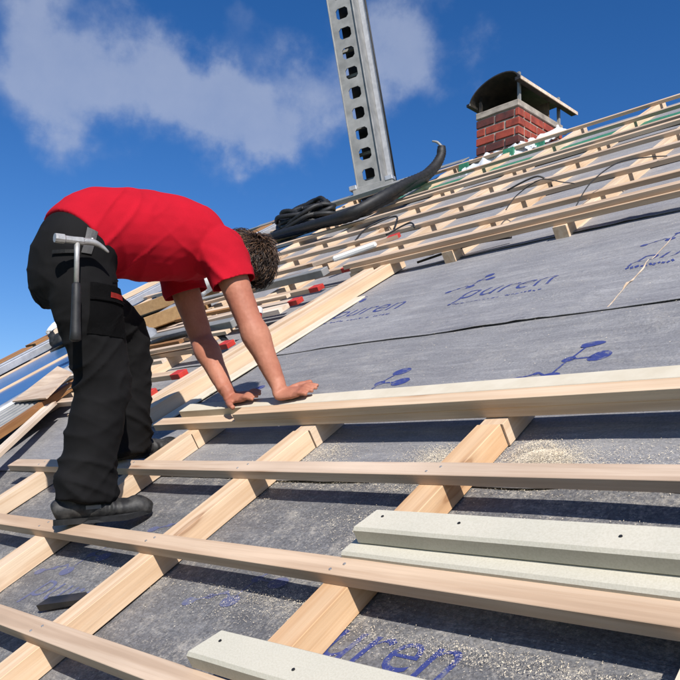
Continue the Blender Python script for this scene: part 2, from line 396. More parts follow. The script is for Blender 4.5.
def course(v0, v1, m, label, u0=UL, u1=3.2, name='roof_membrane', res=.05, base=0.0, lapped=True):
    bm = bmesh.new(); nu = int((u1-u0)/res); vs_ = [0, .006, .02, .04, .07, .11, .16]
    while vs_[-1] < v1-v0-.06: vs_.append(vs_[-1]+res)
    vs_.append(v1-v0); g = []
    for d in vs_:
        row = []
        for i in range(nu+1):
            u = u0+(u1-u0)*i/nu; vv = v0+d + (.010*fN(u*2.3, 3.3)+.004*fN(u*9, 1.2))*math.exp(-d/.05)
            row.append(bm.verts.new((u, vv, base + mem_h(u, vv) + (lip(d, u) if lapped else 0))))
        g.append(row)
    for r0, r1 in zip(g, g[1:]):
        for i in range(nu): bm.faces.new((r0[i], r0[i+1], r1[i+1], r1[i]))
    under = [bm.verts.new((w.co.x, w.co.y, min(w.co.z-.0025, w.co.z))) for w in g[0]]
    for i in range(nu): bm.faces.new((under[i], under[i+1], g[0][i+1], g[0][i]))
    under2 = [bm.verts.new((w.co.x, w.co.y+.09, w.co.z-.0028)) for w in g[0]]
    for i in range(nu): bm.faces.new((under2[i], under2[i+1], under[i+1], under[i]))
    o = obj(name, bm, MT[m], None, True, roofM(0, 0, 0))
    return tag(o, label, 'roof membrane')
VSEAM = [-1.3, .27, 1.425, 2.576, 3.745, 4.9, 6.08]
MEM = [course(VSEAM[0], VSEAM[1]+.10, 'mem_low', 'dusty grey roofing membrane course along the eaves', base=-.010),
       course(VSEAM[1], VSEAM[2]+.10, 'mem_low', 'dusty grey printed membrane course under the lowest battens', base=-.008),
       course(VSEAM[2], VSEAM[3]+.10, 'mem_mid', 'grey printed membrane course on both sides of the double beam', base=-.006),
       course(VSEAM[3], VSEAM[4]+.10, 'mem_up', 'bare grey membrane course with the clearest blue lettering and a pale tape line', base=-.004),
       course(VSEAM[4], VSEAM[5]+.10, 'mem_up', 'grey membrane course just above the bare one, under upper battens', base=-.002),
       course(VSEAM[5], VSEAM[6]+.10, 'mem_up', 'grey membrane course below the green strip near the ridge'),
       course(VSEAM[6], VR-.01, 'mem_up', 'topmost grey membrane course along the ridge', base=.002)]
g = course(6.22, 6.82, 'mem_green', 'green membrane strip below the ridge between the topmost battens', u0=-7.6, u1=1.5, base=.012); g.name = 'green_membrane'

# ------------------------------------------------------------------ blue print on the membrane
def text_bm(body, size, shear=.22, bold=0.0):
    c = bpy.data.curves.new('t', 'FONT'); c.body = body; c.size = size; c.shear = shear; c.offset = bold-.011*size; c.resolution_u = 4; c.fill_mode = 'FRONT'
    o = bpy.data.objects.new('t', c); COL.objects.link(o); dg = bpy.context.evaluated_depsgraph_get(); dg.update()
    me = bpy.data.meshes.new_from_object(o.evaluated_get(dg)); bpy.data.objects.remove(o)
    bm = bmesh.new(); bm.from_mesh(me); bpy.data.meshes.remove(me)
    return bm
TREES = {}
def lay(bm, u, v, rz, parent, lift=.0012):
    """put flat print on a membrane course so that it follows every fold"""
    from mathutils.bvhtree import BVHTree
    if parent.name not in TREES:
        t_ = bmesh.new(); t_.from_mesh(parent.data); bmesh.ops.triangulate(t_, faces=t_.faces); TREES[parent.name] = BVHTree.FromBMesh(t_); t_.free()
    tr_ = TREES[parent.name]; ca, sa = math.cos(rz), math.sin(rz)
    for w in bm.verts:
        x, y = w.co.x, w.co.y; w.co = (u+x*ca-y*sa, v+x*sa+y*ca, 0)
    lo = [min(w.co[k] for w in bm.verts) for k in (0, 1)]; hi = [max(w.co[k] for w in bm.verts) for k in (0, 1)]
    for k in (0, 1):
        c = math.floor(lo[k]/.02)*.02+.0003
        while c < hi[k]:
            p_ = [0, 0, 0]; p_[k] = c; n_ = [0, 0, 0]; n_[k] = 1
            bmesh.ops.bisect_plane(bm, geom=bm.verts[:]+bm.edges[:]+bm.faces[:], plane_co=p_, plane_no=n_); c += .02
    bmesh.ops.triangulate(bm, faces=bm.faces)
    for w in bm.verts:
        h_, _, _, _ = tr_.ray_cast(Vector((w.co.x, w.co.y, .5)), Vector((0, 0, -1)))
        w.co.z = (h_.z if h_ is not None else 0)+lift
    return bm
def disc(bm, x, y, rx, ry, rot=0.0, n=14):
    vs = [bm.verts.new((x+rx*math.cos(2*PI*k/n)*math.cos(rot)-ry*math.sin(2*PI*k/n)*math.sin(rot), y+rx*math.cos(2*PI*k/n)*math.sin(rot)+ry*math.sin(2*PI*k/n)*math.cos(rot), 0)) for k in range(n)]
    bm.faces.new(vs)
def stroke(bm, x0, y0, x1, y1, w):
    d = Vector((x1-x0, y1-y0, 0)).normalized(); q = Vector((-d.y, d.x, 0))*w/2; a = Vector((x0, y0, 0)); b = Vector((x1, y1, 0))
    bm.faces.new([bm.verts.new(z) for z in (a-q, b-q, b+q, a+q)])
def logo_mark(parent, u, v, s, rz=0.0, base=-.004, m='print'):
    """molecule mark: joined dots of unequal size"""
    bm = bmesh.new()
    for x, y, r in ((0, 0, .030), (.055, .022, .018), (.095, .038, .013), (.135, .020, .040), (.150, .085, .024), (.185, .135, .040), (.225, .085, .040)):
        disc(bm, x*s, y*s*1.25, r*.72*s, r*.50*s, .3)
    for q in ((0, 0, .10, .04), (.10, .04, .135, .02), (.135, .02, .15, .085), (.15, .085, .185, .135), (.15, .085, .225, .085)):
        stroke(bm, q[0]*s, q[1]*s*1.25, q[2]*s, q[3]*s*1.25, .006*s)
    obj('printed_mark', lay(bm, u, v, rz, parent), MT[m], parent)
def wordmark(parent, u, v, s, rz=0.0, base=-.004, small=True, bold=.0, m='print'):
    obj('lettering', lay(text_bm('puren', s, .25, bold), u, v, rz, parent), MT[m], parent)
    if small:                                   # the small line below is too worn to read: short ticks
        bm = bmesh.new(); x = 0.0; rnd = random.Random(int(u*100))
        while x < 2.3*s:
            w = rnd.uniform(.05, .12)*s
            if rnd.random() < .85: stroke(bm, x, -.30*s, x+w*.75, -.30*s+rnd.uniform(-.01, .01), rnd.uniform(.03, .10)*s)
            x += w+.02*s
        obj('small_print', lay(bm, u, v, rz, parent), MT['print'], parent)['kind'] = 'stuff'
up3, mid2, low1 = MEM[3], MEM[2], MEM[1]
wordmark(up3, -2.33, 2.99, .22, .0); logo_mark(up3, -2.47, 3.14, .9)
wordmark(up3, -3.25, 3.02, .22, .0); logo_mark(up3, -3.37, 3.16, .9)
wordmark(up3, -1.47, 3.06, .19, .0); logo_mark(up3, -1.50, 3.30, .8)
wordmark(mid2, -1.30, 1.93, .22, 0, -.006); logo_mark(mid2, -1.56, 2.02, 1.45, .0, -.006)
wordmark(mid2, -2.26, 1.95, .20, 0, -.006, False); logo_mark(mid2, -2.36, 1.96, 1.45, .0, -.006)
logo_mark(mid2, -3.2, 1.98, 1.2, 0, -.006)
wordmark(low1, -1.40, .795, .185, .02, -.008, False, .001); logo_mark(low1, -.62, .84, 1.1, 0, -.008)
wordmark(low1, -2.62, .74, .18, .0, -.008, False, 0, 'print_faint'); logo_mark(low1, -2.40, 1.12, 1.1, .0, -.008, 'print_faint')
logo_mark(low1, -1.85, .86, 1.1, 0, -.008, 'print_faint'); logo_mark(low1, -2.72, .84, 1.1, 0, -.008, 'print_faint')
# pale tape line and repairs on the bare course
bm = bmesh.new()
for v0 in [2.60+.028*i for i in range(26)]:
    w = .002+.012*max(0, fN(v0*9, 2)+.05); u0_ = -1.386+.010*fN(v0*7, 4); u1_ = -1.386+.010*fN((v0+.028)*7, 4); w1 = .002+.012*max(0, fN((v0+.028)*9, 2)+.05)
    bm.faces.new([bm.verts.new((u, v, mem_h(u, v)+.0025)) for u, v in ((u0_-w, v0), (u0_+w, v0), (u1_+w1, v0+.028), (u1_-w1, v0+.028))])
bmesh.ops.remove_doubles(bm, verts=bm.verts, dist=.0004)
tag(obj('adhesive_line', bm, MT['palewood'], None, False, roofM(0, 0, 0)), 'pale dried adhesive line running up the bare membrane at the right', 'adhesive')

# ------------------------------------------------------------------ counter battens and battens
CBW, CBT, BW, BT = .078, .07, .060, .030
G1 = 'counter battens on the lower part of the roof'
def cbat(ul, v0, v1, label, group, m='pine', dr=0.0):
    return timber('counter_batten', ul+CBW, v0, .0, v1-v0, CBW, CBT, m, label, 'counter batten', group, rz=PI/2+dr, bow=.003)
low = [(-.537, 1.72, 'counter batten at the bottom right corner behind the foam boards'),
       (-1.352, 1.72, 'counter batten running up from the lower foam board to the double beam'),
       (-2.142, 1.71, 'counter batten second left of the lower foam board, long bare stretch in sun'),
       (-2.857, 1.70, "counter batten passing just behind the worker's near boot"),
       (-3.640, 1.70, "counter batten at the left frame edge, left of the worker's boots"),
       (-4.400, 1.40, 'leftmost lower counter batten, half hidden beneath the slanted pale plank')]
for i, (ul, v1, lb) in enumerate(low):
    if i in (1, 2, 3):                          # sawn through just below the double beam: a short block on top of the run
        cbat(ul, -1.2, 1.628, lb, G1, 'pine_warm' if i == 1 else 'pine')
        SEED[0] += 1
        o = obj('counter_batten_block', timber_bm(.16, CBW, CBT-.002, SEED[0], .0), MT['pine'], None, False, roofM(ul+CBW+.004, 1.632, 0, PI/2+.02))
        tag(o, ['short sawn counter batten block under the double beam, beside the sawdust heap', 'short sawn block under the double beam below the hands', "short sawn block under the beam's left end beside the worker's legs"][i-1], 'wood block', 'sawn blocks under the beam')
    else: cbat(ul, -1.2, v1, lb, G1)
G2 = 'counter battens on the upper part of the roof'
ups = [-.56, -1.34, -2.125, -2.86, -3.62, -4.38, -5.12, -5.88, -6.62, -7.38, -8.1]
ordw = ['', '', 'first', 'second', 'third', 'fourth', 'fifth', 'sixth', 'seventh', 'eighth', 'ninth']
for i, ul in enumerate(ups):
    if i < 2: continue
    lb = ('upper counter batten whose sawn end shows right of the middle, first from the right' if i == 2 else
          'upper counter batten with sawn end under the lowest upper batten, second from the right' if i == 3 else
          f'{ordw[i]} upper counter batten from the right, crossing under the top battens')
    cbat(ul, 3.70 if i < 5 else 1.9, 7.36, lb, G2)
B = 'batten'
timber('roof_batten', -4.6, .545, CBT, 6.2, BW, BT, B, 'lowest batten, crossing the bottom left corner', 'batten', 'lower battens')
timber('roof_batten', -4.9, .928, CBT, 6.6, BW, BT, B, "long batten that carries the worker's near boot, below the foam boards", 'batten', 'lower battens', bow=.001)
timber('roof_batten', -3.93, 1.325, CBT, 5.5, BW, BT, B, 'batten just above the foam boards, level across the picture', 'batten', 'lower battens')
timber('roof_batten', -3.10, 1.668, CBT, 4.4, BW, BT, 'pine', 'bottom batten of the double beam, sticking out left under the hands', 'batten', 'double beam', bow=0)
timber('roof_batten', -2.50, 1.664, CBT+BT+.0005, 3.8, BW-.003, BT, 'pine', 'upper batten stacked on the double beam in front of the cream strip', 'batten', 'double beam', bow=0)
timber('insulation_strip', -2.95, 1.7255, CBT+.001, 4.3, .067, .058, 'whitefoam', 'long cream strip lying behind the double beam under the hands', 'strip', None, bow=0)
# nail heads where battens cross counter battens
bmn = bmesh.new(); bmesh.ops.create_cone(bmn, cap_ends=True, segments=8, radius1=.0042, radius2=.0038, depth=.0016)
nail_me = bpy.data.meshes.new('nail_head'); bmn.to_mesh(nail_me); bmn.free(); nail_me.materials.append(MT['steel'])
rn = random.Random(4)
for o in [x for x in bpy.data.objects if x.name.startswith('roof_batten')][:3]:
    u0_ = o.matrix_world.translation.x
    for ul, _, _ in low:
        x = ul+CBW/2-u0_
        if x < .02: continue
        for dx, y in ((-.012, .018), (.014, .041)):
            k = bpy.data.objects.new('nail_head', nail_me); link(k, o); k.location = (x+dx+rn.uniform(-.006, .006), y+rn.uniform(-.004, .004), BT+.0012)
# upper field
def ub(v, label, u0=-8.5, L=12.0, h=CBT, w=BW, t=BT, m=B, rz=0.0, g='upper battens'):
    return timber('roof_batten', u0, v, h, L, w, t, m, label, 'batten', g, rz=rz, bow=.010)
ub(3.700, 'lower of two stacked battens directly above the bare membrane', u0=-3.60, L=7, rz=.010)
ub(3.708, 'upper of two stacked battens directly above the bare membrane', u0=-3.66, L=7, h=CBT+BT+.001, rz=.018)
ub(4.165, 'second batten above the bare membrane', rz=-.001)
ub(4.57, 'third batten above the bare membrane', rz=.001)
ub(4.985, 'fourth batten above the bare membrane', rz=-.002)
ub(5.43, 'fifth batten above the bare membrane, below the thick pair', rz=.002)
ub(5.86, 'lower batten of the thick close pair below the green strip', rz=-.001, m='pine')
ub(5.995, 'upper batten of the thick close pair below the green strip', rz=.0015, t=.036)
ub(6.60, 'second batten from the ridge, crossing the green strip', rz=.001)
ub(7.22, 'topmost batten right under the ridge', rz=.0, L=13)
tag(obj('ridge_sheet', box_bm(-8.55, -4.95, 0, .16, 0, .012, bev=.003), MT['alu_dull'], None, False, roofM(0, 7.30, .105)), "grey metal strip along the ridge behind the worker's head", 'metal strip')
tag(obj('ridge_rail', box_bm(-8.55, -5.4, 0, .05, 0, .05, bev=.004), MT['alu_dull'], None, False, roofM(0, 7.00, .105)), 'grey metal rail just below the ridge behind the black hose coil', 'metal rail')

# ------------------------------------------------------------------ foam boards
def foam_board(u0, v0, h0, L, w, t, label, rz=0.0, skew=.02, holes=()):
    bm = bmesh.new(); ch = .004
    prof = [(ch, 0), (w, 0), (w, t-ch), (w-ch, t), (ch*1.6, t), (0, t-ch*1.6), (0, ch)]
    xs = [0, .05, .2] + [.4+.4*i for i in range(int((L-.4)/.4)+1)]; rings = []
    for i, x in enumerate(xs):
        rings.append([bm.verts.new((x+(skew*y/w if i < 2 else 0), y+.0015*fN(x*6, y*30), z+.001*fN(x*5, y*20, 4))) for y, z in prof])
    n = len(prof)
    for a, b in zip(rings, rings[1:]):
        for k in range(n): bm.faces.new((a[k], b[k], b[(k+1) % n], a[(k+1) % n]))
    bm.faces.new(rings[0]); bm.faces.new(rings[-1][::-1]); bmesh.ops.recalc_face_normals(bm, faces=bm.faces)
    o = obj('foam_board', bm, MT['foam'], None, False, roofM(u0, v0, h0, rz)); tag(o, label, 'foam board', 'cream foam boards')
    for x, y in holes:
        b2 = bmesh.new(); bmesh.ops.create_cone(b2, cap_ends=True, segments=10, radius1=.0034, radius2=.0034, depth=.002, matrix=Matrix.Translation((x, y, t+.0008)))
        obj('screw_head', b2, MT['black'], o)
    return o
foam_board(-1.325, .986, CBT+.001, 3.0, .115, .042, 'flat cream foam board lying under another, behind the long batten', skew=.015)
foam_board(-1.295, 1.022, CBT+.0435, 3.0, .078, .042, 'cream foam board on top of the stack right of the middle, with screws', rz=.006, skew=.02, holes=((.055, .05), (.27, .045), (.62, .04)))
foam_board(-1.425, .604, CBT+BT, 2.6, .080, .040, 'cream foam board at the bottom edge, left end cut at a slant', rz=.012, skew=.035, holes=((.06, .05), (.30, .03)))

# ------------------------------------------------------------------ sawdust
def sawdust():
    bm = bmesh.new(); rnd = random.Random(3)
    def flake(u, v, h, s):
        a = rnd.uniform(0, 6.28); tl = rnd.uniform(-.5, .5); L = s*rnd.uniform(.4, 1.7); w = s*rnd.uniform(.15, .5)
        d = Vector((math.cos(a), math.sin(a), tl*.6)); q = Vector((-math.sin(a), math.cos(a), rnd.uniform(-.4, .4)))
        c = Vector((u, v, mem_h(u, v)+h))
        bm.faces.new([bm.verts.new(c+d*L*x+q*w*y) for x, y in ((-1, -1), (1, -.7), (.8, 1), (-.9, .8))])
    heaps = [(-1.12, 1.535, .060, .042, 9000, .040), (-1.17, 1.60, .05, .035, 2600, .028), (-1.02, 1.50, .12, .05, 1800, .012), (-1.46, 1.52, .06, .06, 5200, .022), (-1.50, 1.58, .08, .03, 1200, .014), (-1.98, 1.58, .08, .04, 2200, .010),
             (-2.5, 1.5, .15, .08, 700, .005), (-.8, 1.57, .25, .05, 1500, .010), (-1.42, 1.22, .12, .06, 1500, .010), (-1.65, .90, .12, .05, 1200, .008), (-.95, 1.26, .4, .025, 2200, .010), (-.85, .875, .3, .02, 2400, .012),
             (-2.02, 1.46, .03, .10, 900, .01), (-1.2, .74, .2, .03, 500, .005), (-1.45, .94, .10, .02, 900, .012), (-1.7, 1.40, .3, .02, 900, .006), (-2.3, .93, .3, .02, 700, .005)]
    for u, v, su, sv, n, h in heaps:
        for _ in range(int(n*1.7)):
            x, y = rnd.gauss(0, 1), rnd.gauss(0, 1)
            flake(u+x*su, v+y*sv, -.003+h*max(0, math.exp(-(x*x+y*y)/1.6))*rnd.random()+.003, rnd.choice((.0006, .0008, .0011, .0017)))
    for _ in range(16000):
        u = rnd.uniform(-3.2, -.2); v = rnd.uniform(.35, 1.70)
        if fN(u*3, v*4, 2)+.25 > rnd.random()*.7: flake(u, v, .0005, rnd.choice((.0006, .0009, .0015)))
    for _ in range(1500):
        flake(rnd.uniform(-3.2, -.6), rnd.uniform(1.8, 3.7), .006, .0018)
    o = obj('sawdust', bm, MT['dust'], None, False, roofM(0, 0, 0)); tag(o, 'pale sawdust heaped and scattered over the lower membrane', 'sawdust', kind='stuff')
sawdust()
# offcut wedge on the membrane, lower left
bm = bmesh.new()
pv = [(0, 0, 0), (.20, .01, 0), (.16, .05, 0), (.02, .04, 0), (0, 0, .022), (.20, .01, .014), (.16, .05, .012), (.02, .04, .02)]
vs = [bm.verts.new(x) for x in pv]
for q in ((0, 1, 2, 3), (4, 7, 6, 5), (0, 4, 5, 1), (1, 5, 6, 2), (2, 6, 7, 3), (3, 7, 4, 0)): bm.faces.new([vs[i] for i in q])
bmesh.ops.recalc_face_normals(bm, faces=bm.faces)
tag(obj('roofing_felt_scrap', bm, MT['sheet'], None, False, roofM(-2.42, .69, .004, .35)), 'dark grey wedge-shaped scrap beside a counter batten at the lower left', 'scrap')
# thin cords on the membrane below the beam
def cable(pts, r, label, m='black', name='cable', group=None, sides=6):
    bm = bmesh.new(); tube(bm, smooth_path([R(*p) for p in pts], 8), r, sides)
    return tag(obj(name, bm, MT[m], None, True), label, 'cable' if name == 'cable' else name.replace('_', ' '), group)
GC = 'thin black cables on the upper battens'
cable([(-2.70, 4.25, .11), (-2.66, 4.36, .16), (-2.52, 4.44, .20), (-2.42, 4.50, .14), (-2.36, 4.53, .105)], .0035, 'thin black cable hooped over a batten left of the bright cut end', group=GC)
cable([(-2.05, 3.86, .11), (-2.02, 4.05, .18), (-1.96, 4.3, .20), (-1.88, 4.5, .15), (-1.82, 4.62, .105)], .0035, 'thin black cable arching steeply over two battens at the right', group=GC)
cable([(-3.9, 4.5, .10), (-3.75, 4.62, .12), (-3.62, 4.50, .10)], .007, 'short black cable loop below the hose', group=GC)
cable([(-4.3, 4.6, .10), (-4.35, 4.85, .13), (-4.2, 5.05, .12), (-4.05, 4.75, .05)], .008, 'dangling black cable end under the middle of the hose', group=GC)
cable([(-3.45, 3.90, .02), (-3.3, 4.0, .05), (-3.12, 3.98, .02)], .007, 'short cable stub lying above the lowest upper batten', group=GC)
cable([(-3.05, 4.9, .11), (-2.85, 5.0, .13), (-2.78, 5.02, .03)], .007, 'small cable curl right of the chimney below the thick batten pair', group=GC)
cable([(-3.1, 3.76, .03), (-2.7, 3.80, .055), (-2.45, 3.82, .04)], .008, 'black cable under the stacked battens left of the bright cut end', group=GC)

# ------------------------------------------------------------------ black hose by the ridge
def hose():
    root = empty('hose', R(-5.2, 5.6, .1)); tag(root, 'thick black hose bundle lying below the ridge, its tip raised to the right', 'hose')
    inv = Matrix.Translation(-root.location)
    def part(name, pts, rad, m='black', sides=10, ripple=True):
        bm = bmesh.new(); path = smooth_path(pts, 10)
        n = len(path); rr = []
        for i in range(n):
            f = i/(n-1)*(len(rad)-1); k = min(int(f), len(rad)-2); q = rad[k]+(rad[k+1]-rad[k])*(f-k)
            rr.append(q*(1+(.10*(i % 2) if ripple else 0)))
        tube(bm, path, rr, sides); bm.transform(inv); return obj(name, bm, MT[m], root, True)
    main = [R(-6.62, 5.85, .13), R(-6.0, 5.68, .15), R(-5.47, 5.55, .16), R(-5.02, 5.45, .17), R(-4.84, 5.72, .19), Vector((-4.86, 5.00, 3.60)), Vector((-4.97, 5.36, 3.81)), Vector((-5.0, 5.60, 4.02)), Vector((-5.0, 5.70, 4.18)), Vector((-5.0, 5.70, 4.27))]
    part('hose_tube', main, [.03, .045, .045, .05, .058, .06, .058, .052, .045, .040])
    part('hose_tube', [p+Vector((.05, -.09, -.02)) for p in main[:7]]+[main[7]+Vector((.02, -.03, -.03))], [.03, .035, .04, .045, .05, .045, .04, .03])
    part('hose_tube', [p+Vector((-.07, .05, .05)) for p in main[:7]]+[main[7]+Vector((-.02, .0, .03))], [.02, .03, .04, .04, .045, .04, .035, .02])
    rc = random.Random(8)
    for k in range(13):                         # the tangled coil
        c = R(-6.25+rc.uniform(-.06, .06), 6.08+rc.uniform(-.05, .05), .15+.011*k); pts = []; a0 = rc.uniform(0, 6); rx, ry = rc.uniform(.28, .46), rc.uniform(.14, .27)
        for i in range(15):
            a = 2*PI*i/14+a0; pts.append(c+XU*rx*math.cos(a)+XV*ry*math.sin(a)+XN*(.05*math.sin(2*a+k)+.03*fN(i*.9, k*3.1)))
        part('coil_loop', pts, [.022, .026, .022], sides=7)
    part('nozzle', [main[-1], main[-1]+Vector((-.04, -.02, .05)), main[-1]+Vector((-.09, -.04, .07))], [.016, .014, .010], 'alu_dull', 8, False)
    q = main[-2]; d = (main[-1]-main[-2]).normalized(); part('hose_clamp', [q, q+d*.03, q+d*.06], [.048, .049, .046], 'black', 12, False)
hose()
# ------------------------------------------------------------------ chimney
def chimney():
    c0 = R(-4.28, 7.30, 0); WX, WY, HT = .53, .86, .60
    root = empty('chimney', c0); tag(root, 'red brick chimney with a rounded black metal cowl near the ridge', 'chimney')
    obj('mortar_core', box_bm(-WX+.012, -.012, .012, WY-.012, -.9, HT-.005), MT['mortar'], root)
    bh, jt, bl, bd = .082, .018, .225, .105; me_cache = {}
    rnd = random.Random(5)
    def brick(x0, x1, y0, y1, z0):
        k = (round(x1-x0, 3), round(y1-y0, 3), rnd.randrange(3))
        if k not in me_cache:
            bm = box_bm(0, x1-x0, 0, y1-y0, 0, bh, bev=.005)
            for w in bm.verts: w.co += Vector((fN(w.co.x*31, w.co.y*31, k[2]), fN(w.co.y*29, w.co.z*31, k[2]), fN(w.co.z*37, w.co.x*31, k[2])))*.004
            me = bpy.data.meshes.new('brick'); bm.to_mesh(me); bm.free(); me_cache[k] = me
            me.materials.append(MT['brickd'] if k[2] == 2 and rnd.random() < .6 else MT['brick'])
        o = bpy.data.objects.new('brick', me_cache[k]); link(o, root); o.location = (x0+rnd.uniform(-.003, .003), y0+rnd.uniform(-.003, .003), z0)
    nrow = 10
    for r_ in range(nrow):
        z0 = HT-.060-(r_+1)*(bh+jt)
        off = 0 if r_ % 2 == 0 else -(bl+jt)/2
        for side in range(2):                    # front and back
            ya, yb = (0, bd) if side == 0 else (WY-bd, WY)
            x = -WX+off
            while x < -.02:
                a, b_ = max(x, -WX), min(x+bl, 0)
                if b_-a > .03: brick(a, b_, ya, yb, z0)
                x += bl+jt
        for side in range(2):                    # right and left flanks between the corner bricks
            xa, xb = (-bd, 0) if side == 0 else (-WX, -WX+bd)
            y = bd+jt+(0 if r_ % 2 else -(bl+jt)/2)
            while y < WY-bd-jt-.02:
                a, b_ = max(y, bd+jt), min(y+bl, WY-bd-jt)
                if b_-a > .03: brick(xa, xb, a, b_, z0)
                y += bl+jt
    bm = box_bm(-WX-.006, .006, -.006, WY+.006, HT-.062, HT+.012, bev=.008)
    bmesh.ops.subdivide_edges(bm, edges=bm.edges, cuts=3, use_grid_fill=True)
    for w in bm.verts: w.co += Vector((fN(w.co.x*15, w.co.z*15), fN(w.co.y*15, w.co.z*15, 3), fN(w.co.x*9, w.co.y*9, 6)))*.008
    obj('mortar_cap', bm, MT['mortar'], root)
    obj('flue_opening', box_bm(-WX+.13, -.13, .15, WY-.15, HT+.014, HT+.03), MT['black'], root)
    # cowl: half barrel, axis running away from the eaves
    cowl = empty('cowl', (0, 0, 0)); cowl.parent = root; cowl.location = (-WX/2, 0, HT)
    bm = bmesh.new(); n = 18; rx, rz_, z0 = .30, .165, .10; ya, yb = -.06, WY+.14; th = .014
    A = []
    for i in range(n+1):
        t = PI*(i/n); cx, cz = -math.cos(t), math.sin(t)
        A.append([bm.verts.new((cx*(rx+o_), y, z0+cz*(rz_+o_)+.10*(cx+1)/2)) for y in (ya, yb) for o_ in (0, th)])
    for a, b in zip(A, A[1:]):
        for q in ((0, 1, 3, 2),): pass
        bm.faces.new((a[0], a[2], b[2], b[0])); bm.faces.new((a[1], b[1], b[3], a[3])); bm.faces.new((a[0], b[0], b[1], a[1])); bm.faces.new((a[2], a[3], b[3], b[2]))
    bm.faces.new((A[0][0], A[0][1], A[0][3], A[0][2])); bm.faces.new((A[-1][0], A[-1][2], A[-1][3], A[-1][1]))
    bmesh.ops.recalc_face_normals(bm, faces=bm.faces); obj('cowl_sheet', bm, MT['sheet'], cowl)
    obj('edge_rail', box_bm(rx-.02, rx+.05, ya-.03, yb+.03, z0+.070, z0+.108, bev=.004), MT['sheet'], cowl)
    obj('edge_board', box_bm(rx+.052, rx+.062, ya-.03, yb+.03, z0+.060, z0+.100, bev=.002), MT['palewood'], cowl)
    obj('edge_rail', box_bm(-rx-.03, -rx+.02, ya-.03, yb+.03, z0-.025, z0+.008, bev=.004), MT['sheet'], cowl)
    obj('back_plate', box_bm(-rx+.05, rx-.05, WY-.25, WY-.24, 0, z0+.1), MT['rust'], cowl)
    for x, y in ((-.24, .05), (.255, .03), (-.24, WY-.08), (.255, WY-.06)):
        obj('post', box_bm(x-.014, x+.014, y-.014, y+.014, -.02, z0+(.14 if x < 0 else .22)), MT['alu_dull'] if x > 0 else MT['sheet'], cowl)
    # crumpled white flashing round the foot
    bm = bmesh.new(); rnd2 = random.Random(2)
    path = [Vector((-WX-.05, .30, .12)), Vector((-WX-.05, .0, -.02)), Vector((-WX-.03, -.06, -.05)), Vector((-WX*.5, -.07, -.05)), Vector((.02, -.06, -.04)), Vector((.05, .05, .06)), Vector((.06, .40, .26)), Vector((.06, .70, .46))]
    path = smooth_path(path, 10); rings = []
    for i, p in enumerate(path):
        outw = Vector((-1, 0, 0)) if i < 14 else Vector((0, -1, 0)) if i < 42 else Vector((1, 0, 0))
        slope = Vector((0, -CP, -SP)) if 14 <= i < 42 else outw
        row = []
        for k in range(6):
            f = k/5
            q = p + Vector((0, 0, .09 if i > 42 else .13))*(1-f)*(1-f) + slope*(.10 if i > 42 else .20)*f + Vector((fN(i*.33, k*.7), fN(i*.37, k*.6, 3), fN(i*.35, k*.8, 7)))*.05
            row.append(bm.verts.new(q))
        rings.append(row)
    for a, b in zip(rings, rings[1:]):
        for k in range(5): bm.faces.new((a[k], a[k+1], b[k+1], b[k]))
    f = obj('flashing', bm, MT['foil'], root, True); f.modifiers.new('s', 'SOLIDIFY').thickness = .006
    f['label'] = 'crumpled white flashing film'
    bm = bmesh.new()
    for x0, y0, z0_ in ((-WX-.14, -.12, -.06), (-.1, -.14, -.06), (.10, .1, .06)):
        add_box(bm, x0, x0+.12, y0, y0+.03, z0_, z0_+.10)
    obj('green_film_scrap', bm, MT['mem_green'], root)
chimney()
